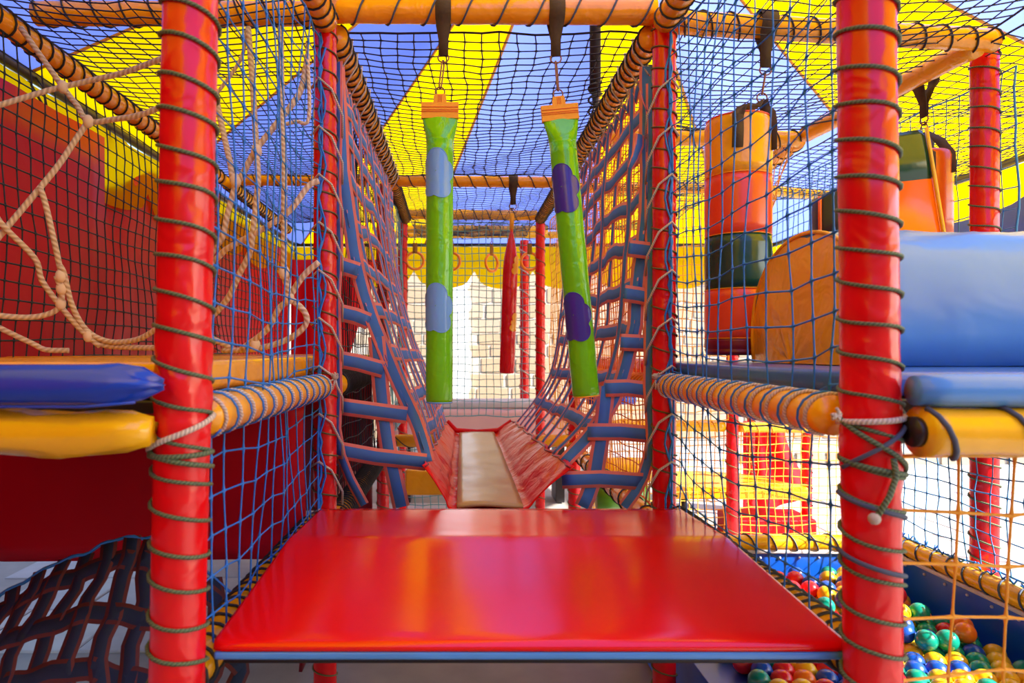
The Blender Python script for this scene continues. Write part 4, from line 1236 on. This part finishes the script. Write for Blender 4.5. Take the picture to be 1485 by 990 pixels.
def smooth(pts, n=5):
    out = []
    for i in range(len(pts) - 1):
        p = [pts[max(i - 1, 0)], pts[i], pts[i + 1], pts[min(i + 2, len(pts) - 1)]]
        for k in range(n):
            u = k / n
            out.append(.5 * (2 * p[1] + (p[2] - p[0]) * u + (2 * p[0] - 5 * p[1] + 4 * p[2] - p[3]) * u * u + (3 * p[1] - p[0] - 3 * p[2] + p[3]) * u ** 3))
    return out + [pts[-1]]
def rope_depth(x, y):
    return 2.22 + .10 * math.sin(x * .011) + .06 * math.sin(y * .012 + 1)
for i, r in enumerate(ropes):
    pts = smooth([at(x, y, rope_depth(x, y) + .006 * math.sin(i)) for x, y in r])
    part(t, 'rope', MB().tube(pts, .0095 if i not in (17, 12) else .006, 8), 'rope')
for (x, y) in ((128, 176), (91, 126), (88, 440), (88, 400), (128, 487), (342, 262), (372, 219), (412, 395), (419, 431), (370, 500), (89, 418)):
    mb = MB().sphere(at(x, y, rope_depth(x, y) - .004), .017, 12, 8, (1, 1, 1.35))
    part(t, 'knot', mb, 'rope')

# ------------------------------------------------------------------ strap tunnel under the left platform
t = thing('strap_net', 'dark navy strap net slung below the left platform', 'climbing net', (-.78, 1.6, -1.15))
RIM = [at(x, y, 1.78) for x, y in ((-20, 880), (20, 848), (60, 824), (110, 799), (160, 784), (205, 778), (240, 784), (275, 800), (310, 828), (345, 868))]
def sheet(u, v):
    f = u * (len(RIM) - 1); i = int(min(f, len(RIM) - 2)); k = f - i
    p = RIM[i].lerp(RIM[i + 1], k)
    q = Vector((-1.45 + .98 * u, 1.34, -1.18))
    bul = .06 * math.sin(math.pi * v)
    return p.lerp(q, v) + Vector((.03 * wob(v * 5, u * 3), -bul, -.05 * math.sin(math.pi * v) + .015 * wob(u * 7, v * 3)))
for k in range(12):
    u = k / 11
    w = lambda v: min(1, max(0, u + .07 * math.sin(v * 3) * (1 - u)))
    part(t, 'down_strap', MB().ribbon([sheet(w(i / 20), i / 20) for i in range(21)], [tuple(sheet(min(1, w(i / 20) + .03), i / 20) - sheet(max(0, w(i / 20) - .03), i / 20)) for i in range(21)], .044, .003), 'strap_navy')
for k in range(8):
    v = .06 + .92 * k / 7
    part(t, 'cross_strap', MB().ribbon([sheet(i / 40, v) for i in range(41)], [tuple(sheet(i / 40, min(1, v + .03)) - sheet(i / 40, v - .03)) for i in range(41)], .052, .003), 'strap_navy')
part(t, 'rim_cord', MB().tube([sheet(i / 40, 0) for i in range(41)], .0045, 6), 'net_blue')

# ------------------------------------------------------------------ ball pit
PZ = -1.075
pit = thing('ball_pit', 'ball pit with blue vinyl walls and yellow padded rails at the lower right', 'ball pit', (1.4, 2.3, GZ))
part(pit, 'pit_wall', MB().box((.82, 3.04, GZ + .005), (1.93, 3.07, -.885)), 'pit_blue', bevel=.005)
part(pit, 'pit_wall', MB().box((1.905, 1.5, GZ + .005), (1.935, 3.04, -.875)), 'pit_blue', bevel=.005)
part(pit, 'pit_floor', MB().box((.80, 1.5, GZ + .005), (1.904, 3.039, PZ)), 'pit_blue', bevel=.003)
r1 = part(pit, 'pit_rail', MB().tube([(.80 + i * .07, 3.055, -.862 + .002 * wob(i)) for i in range(16)], .036, 16), 'yellow')
part(pit, 'rail_cord', MB().tube(helix((.82, 3.055, -.862), (1.84, 3.055, -.862), .039, 11), .0035, 6), 'cord_slate')
r2 = part(pit, 'pit_rail', MB().tube([(1.92, 1.5 + i * .1, -.845 - .002 * wob(i)) for i in range(16)], .036, 16), 'yellow')
part(pit, 'rail_cord', MB().tube(helix((1.92, 1.52, -.845), (1.92, 3.0, -.845), .039, 17), .0035, 6), 'cord_slate')
mb = MB()
for i in range(26):
    y = 1.7 + i * .05
    for k in range(3):
        a = random.uniform(0, 6.28)
        mb.tube([(1.92, y, -.808), (1.92 + .012 * math.cos(a), y + .018 * math.sin(a), -.795 + random.uniform(-.006, .012))], .003, 5)
part(pit, 'net_knots', mb, 'net_blue', kind='stuff')
part(pit, 'white_hem', MB().box((.82, 3.028, -.905), (1.9, 3.039, -.888)), 'plaster')
part(pit, 'white_hem', MB().box((1.893, 1.5, -.893), (1.903, 3.03, -.878)), 'plaster')
stud = MB().sphere((0, 0, 0), .006, 8, 5).mesh('stud', M['plaster'], (0, 0, 0))
pb = org(pit)
for i in range(12):
    o = bpy.data.objects.new('stud', stud); o.parent = pit; o.location = Vector((.9 + i * .088, 3.036, -.925)) - pb; C.objects.link(o)
for i in range(12):
    o = bpy.data.objects.new('stud', stud); o.parent = pit; o.location = Vector((1.902, 1.6 + i * .118, -.915)) - pb; C.objects.link(o)

bmesh_ = {}
for k in BALLC:
    bmesh_[k] = MB().sphere((0, 0, 0), .035, 18, 12).mesh('play_ball', M['ball_' + k], (0, 0, 0))
random.seed(21)
cnt = 0
def ball(x, y, z):
    c = random.choices(list(BALLC), (24, 26, 18, 22, 8) if x < 1.5 else (10, 36, 14, 28, 6))[0]
    o = bpy.data.objects.new('play_ball', bmesh_[c])
    o.location = (x, y, z + EY)
    o['label'] = 'glossy %s plastic play ball among the others in the ball pit' % c
    o['category'] = 'ball'; o['group'] = '%s balls in the ball pit' % c
    C.objects.link(o)
d = .0712; h_ = d * .867
ny = int((3.03 - 1.95) / h_)
for j in range(ny):
    for i in range(13):
        x = .94 + i * d + (d / 2 if j % 2 else 0)
        y = 3.0 - j * h_
        if x > 1.868 or cnt >= 255: continue
        ball(x + random.uniform(-.0005, .0005), y, PZ + .035 + random.uniform(0, .001)); cnt += 1
# a second loose layer
for j in range(0, 12):
    for i in range(12):
        x = .94 + d / 2 + i * d + (d / 2 if j % 2 else 0)
        y = 3.0 - h_ / 3 - (j) * h_
        if x > 1.86 or y < 2.2: continue
        if random.random() < .42 + (.35 if y > 2.75 and x < 1.55 else 0):
            ball(x, y - .0, PZ + .035 + .0585)

# ------------------------------------------------------------------ things beyond
t = thing('corner_platform', 'small yellow corner platform between slim red posts beyond the ball pit', 'platform', (2.1, 5.0, -1.02))
poly = [(1.48, 4.78), (2.44, 4.76), (2.46, 4.80), (2.2, 5.35), (1.9, 5.45), (1.5, 5.42)]
part(t, 'vinyl_cover', MB().prism(poly, 'z', -1.045, -.955), 'yellow', bevel=.02)
part(t, 'support_leg', MB().tube([(1.7, 5.2, GZ), (1.7, 5.2, -1.04)], .025, 10), 'steel')
t = thing('side_curtain', 'red vinyl sheet hanging behind the yellow corner platform', 'curtain', (2.5, 5.63, GZ))
def cur(u, v):
    x = 2.30 + (.34 + .25 * v ** 1.6) * u
    return (x + .04, 5.63 + .03 * math.sin(u * 14), -.58 - v * .76 * (1 - .25 * u * u))
s = part(t, 'sheet', MB().grid(cur, 24, 12), 'red_sheet'); s.modifiers.new('solid', 'SOLIDIFY').thickness = .006
single('foam_block', 'low red foam block on the paving behind the ball pit', 'block', MB().box((1.92, 4.75, GZ), (2.5, 5.1, GZ + .17)), 'red_sheet', (2.2, 4.9, GZ), bevel=.02)
single('foam_bench', 'red foam bench, sun glare painted as pale pink, across the far end below the stone wall', 'bench', MB().box((-.62, 5.95, -.80), (1.0, 6.42, -.50)), 'pink', (.2, 6.2, -.80), bevel=.05)  # sun glare on red foam is put into the pink colour
single('foam_bench', 'white slab standing in for the sunlit top of the pale pink bench', 'bench', MB().box((-.60, 5.98, -.498), (.98, 6.40, -.44)), 'plaster', (.2, 6.2, -.498), bevel=.02)  # added white layer paints the overexposed top of the bench
for x in (-.5, .88):
    single('bench_leg', 'steel leg under the %s end of the pale pink bench' % ('left' if x < 0 else 'right'), 'leg', MB().box((x - .04, 6.05, GZ), (x + .04, 6.35, -.801)), 'steel', (x, 6.3, GZ), bevel=.006)
single('foam_step', 'amber foam step under the far end of the bridge left of the trough', 'step', MB().prism([(-.40, -1.0), (-.1, -1.0), (-.02, -.84), (-.40, -.82)], 'y', 4.7, 4.95), 'amber', (-.2, 4.8, -1.0), bevel=.02)
single('foam_bolster', 'dark red roll seen through the right front webbing', 'bolster', MB().tube([(.84, 2.95 + i * .1, -.075) for i in range(12)], .045, 18), 'red', (.84, 3.5, -.12))
single('foam_bolster', 'yellow roll low behind the right front webbing', 'bolster', MB().tube([(.80 + i * .1, 4.0, -.70) for i in range(4)], .075, 18), 'yellow', (1.2, 4.0, -.775))
single('foam_bolster', 'green roll under the yellow one behind the right front webbing', 'bolster', MB().tube([(.80 + i * .1, 4.02, -.86) for i in range(4)], .075, 18), 'leaf_green', (1.2, 4.02, -.935))
single('foam_bolster', 'blue striped roll right of the trough beyond the orange net', 'bolster', MB().tube([(.80 + i * .1, 4.3, -.30) for i in range(4)], .035, 18), 'blue', (1.2, 4.3, -.335))
single('foam_block', 'pale slab above the blue roll beyond the orange net', 'block', MB().box((.80, 4.22, -.262), (1.12, 4.42, -.14)), 'plaster', (1.2, 4.3, -.262), bevel=.02)
# blue awning outside on the right
t = thing('side_awning', 'blue striped awning outside the tent at the far right', 'awning', (4.6, 5.6, .4))
part(t, 'upper_band', MB().grid(lambda u, v: (3.95 + .02 * wob(u * 9), 4.2 + 3.4 * u, 1.10 - .30 * v + .02 * math.sin(u * 12)), 20, 4), 'awning')
part(t, 'lower_band', MB().grid(lambda u, v: (3.97 + .02 * wob(u * 9), 4.2 + 3.4 * u, .72 - .30 * v + .02 * math.sin(u * 12)), 20, 4), 'mid_blue')
for zz in (1.12, .76):
    part(t, 'rail', MB().tube([(3.96, 4.1, zz), (3.96, 7.7, zz)], .02, 8), 'steel')
for y in (4.1, 7.7):
    part(t, 'support_pole', MB().tube([(3.96, y, GZ), (3.96, y, 1.14)], .022, 8), 'steel')

# ------------------------------------------------------------------ tell the visible balls apart
bpy.context.view_layer.update()
dg = bpy.context.evaluated_depsgraph_get()
eye = Vector((0, 0, EY))
SEE = ('mesh_cords', 'border_cord', 'net_knots')
def seen(o):
    n = 0; c = o.location
    for k in range(13):
        p = c + (Vector((math.cos(k * 2.4), 0, math.sin(k * 2.4))) * .032 * math.sqrt(k / 13))
        d = (p - eye).normalized(); st = eye.copy()
        for _ in range(12):
            hit, loc, nor, idx, ob, mx = sc.ray_cast(dg, st, d)
            if not hit: break
            if ob.name.split('.')[0] in SEE:
                st = loc + d * .004; continue
            if ob.name == o.name: n += 1
            break
    return n
ORD = ['', 'second ', 'third ', 'fourth ', 'fifth ', 'sixth ', 'seventh ', 'eighth ', 'ninth ', 'tenth ', 'eleventh ', 'twelfth ', 'thirteenth ', 'fourteenth ', 'fifteenth ']
sets = {}
for o in [o for o in C.objects if o.get('category') == 'ball']:
    q = o.location - eye
    px, py = 670 + F * q.x / q.y, 510 - F * q.z / q.y
    col = o['group'].split()[0]
    n = seen(o)
    if n < 2 or not (0 < px < 1485 and py < 1000):
        o['label'] = 'glossy %s plastic play ball hidden among the others in the ball pit' % col
        continue
    if px > 1262: side = 'right of the right foreground post'
    elif q.x > .70 * q.y / 1.24 or py < 925: side = 'left of the right foreground post'
    else: side = 'below the red mat'
    sets.setdefault((col, side), []).append((px, o))
for (col, side), lst in sets.items():
    lst.sort(key=lambda e: e[0])
    for i, (px, o) in enumerate(lst):
        if i < len(ORD): o['label'] = '%sleftmost %s plastic play ball %s' % (ORD[i], col, side)
        elif len(lst) - 1 - i < len(ORD): o['label'] = '%srightmost %s plastic play ball %s' % (ORD[len(lst) - 1 - i], col, side)
        else: o['label'] = '%s plastic play ball amid the crowd %s' % (col, side)
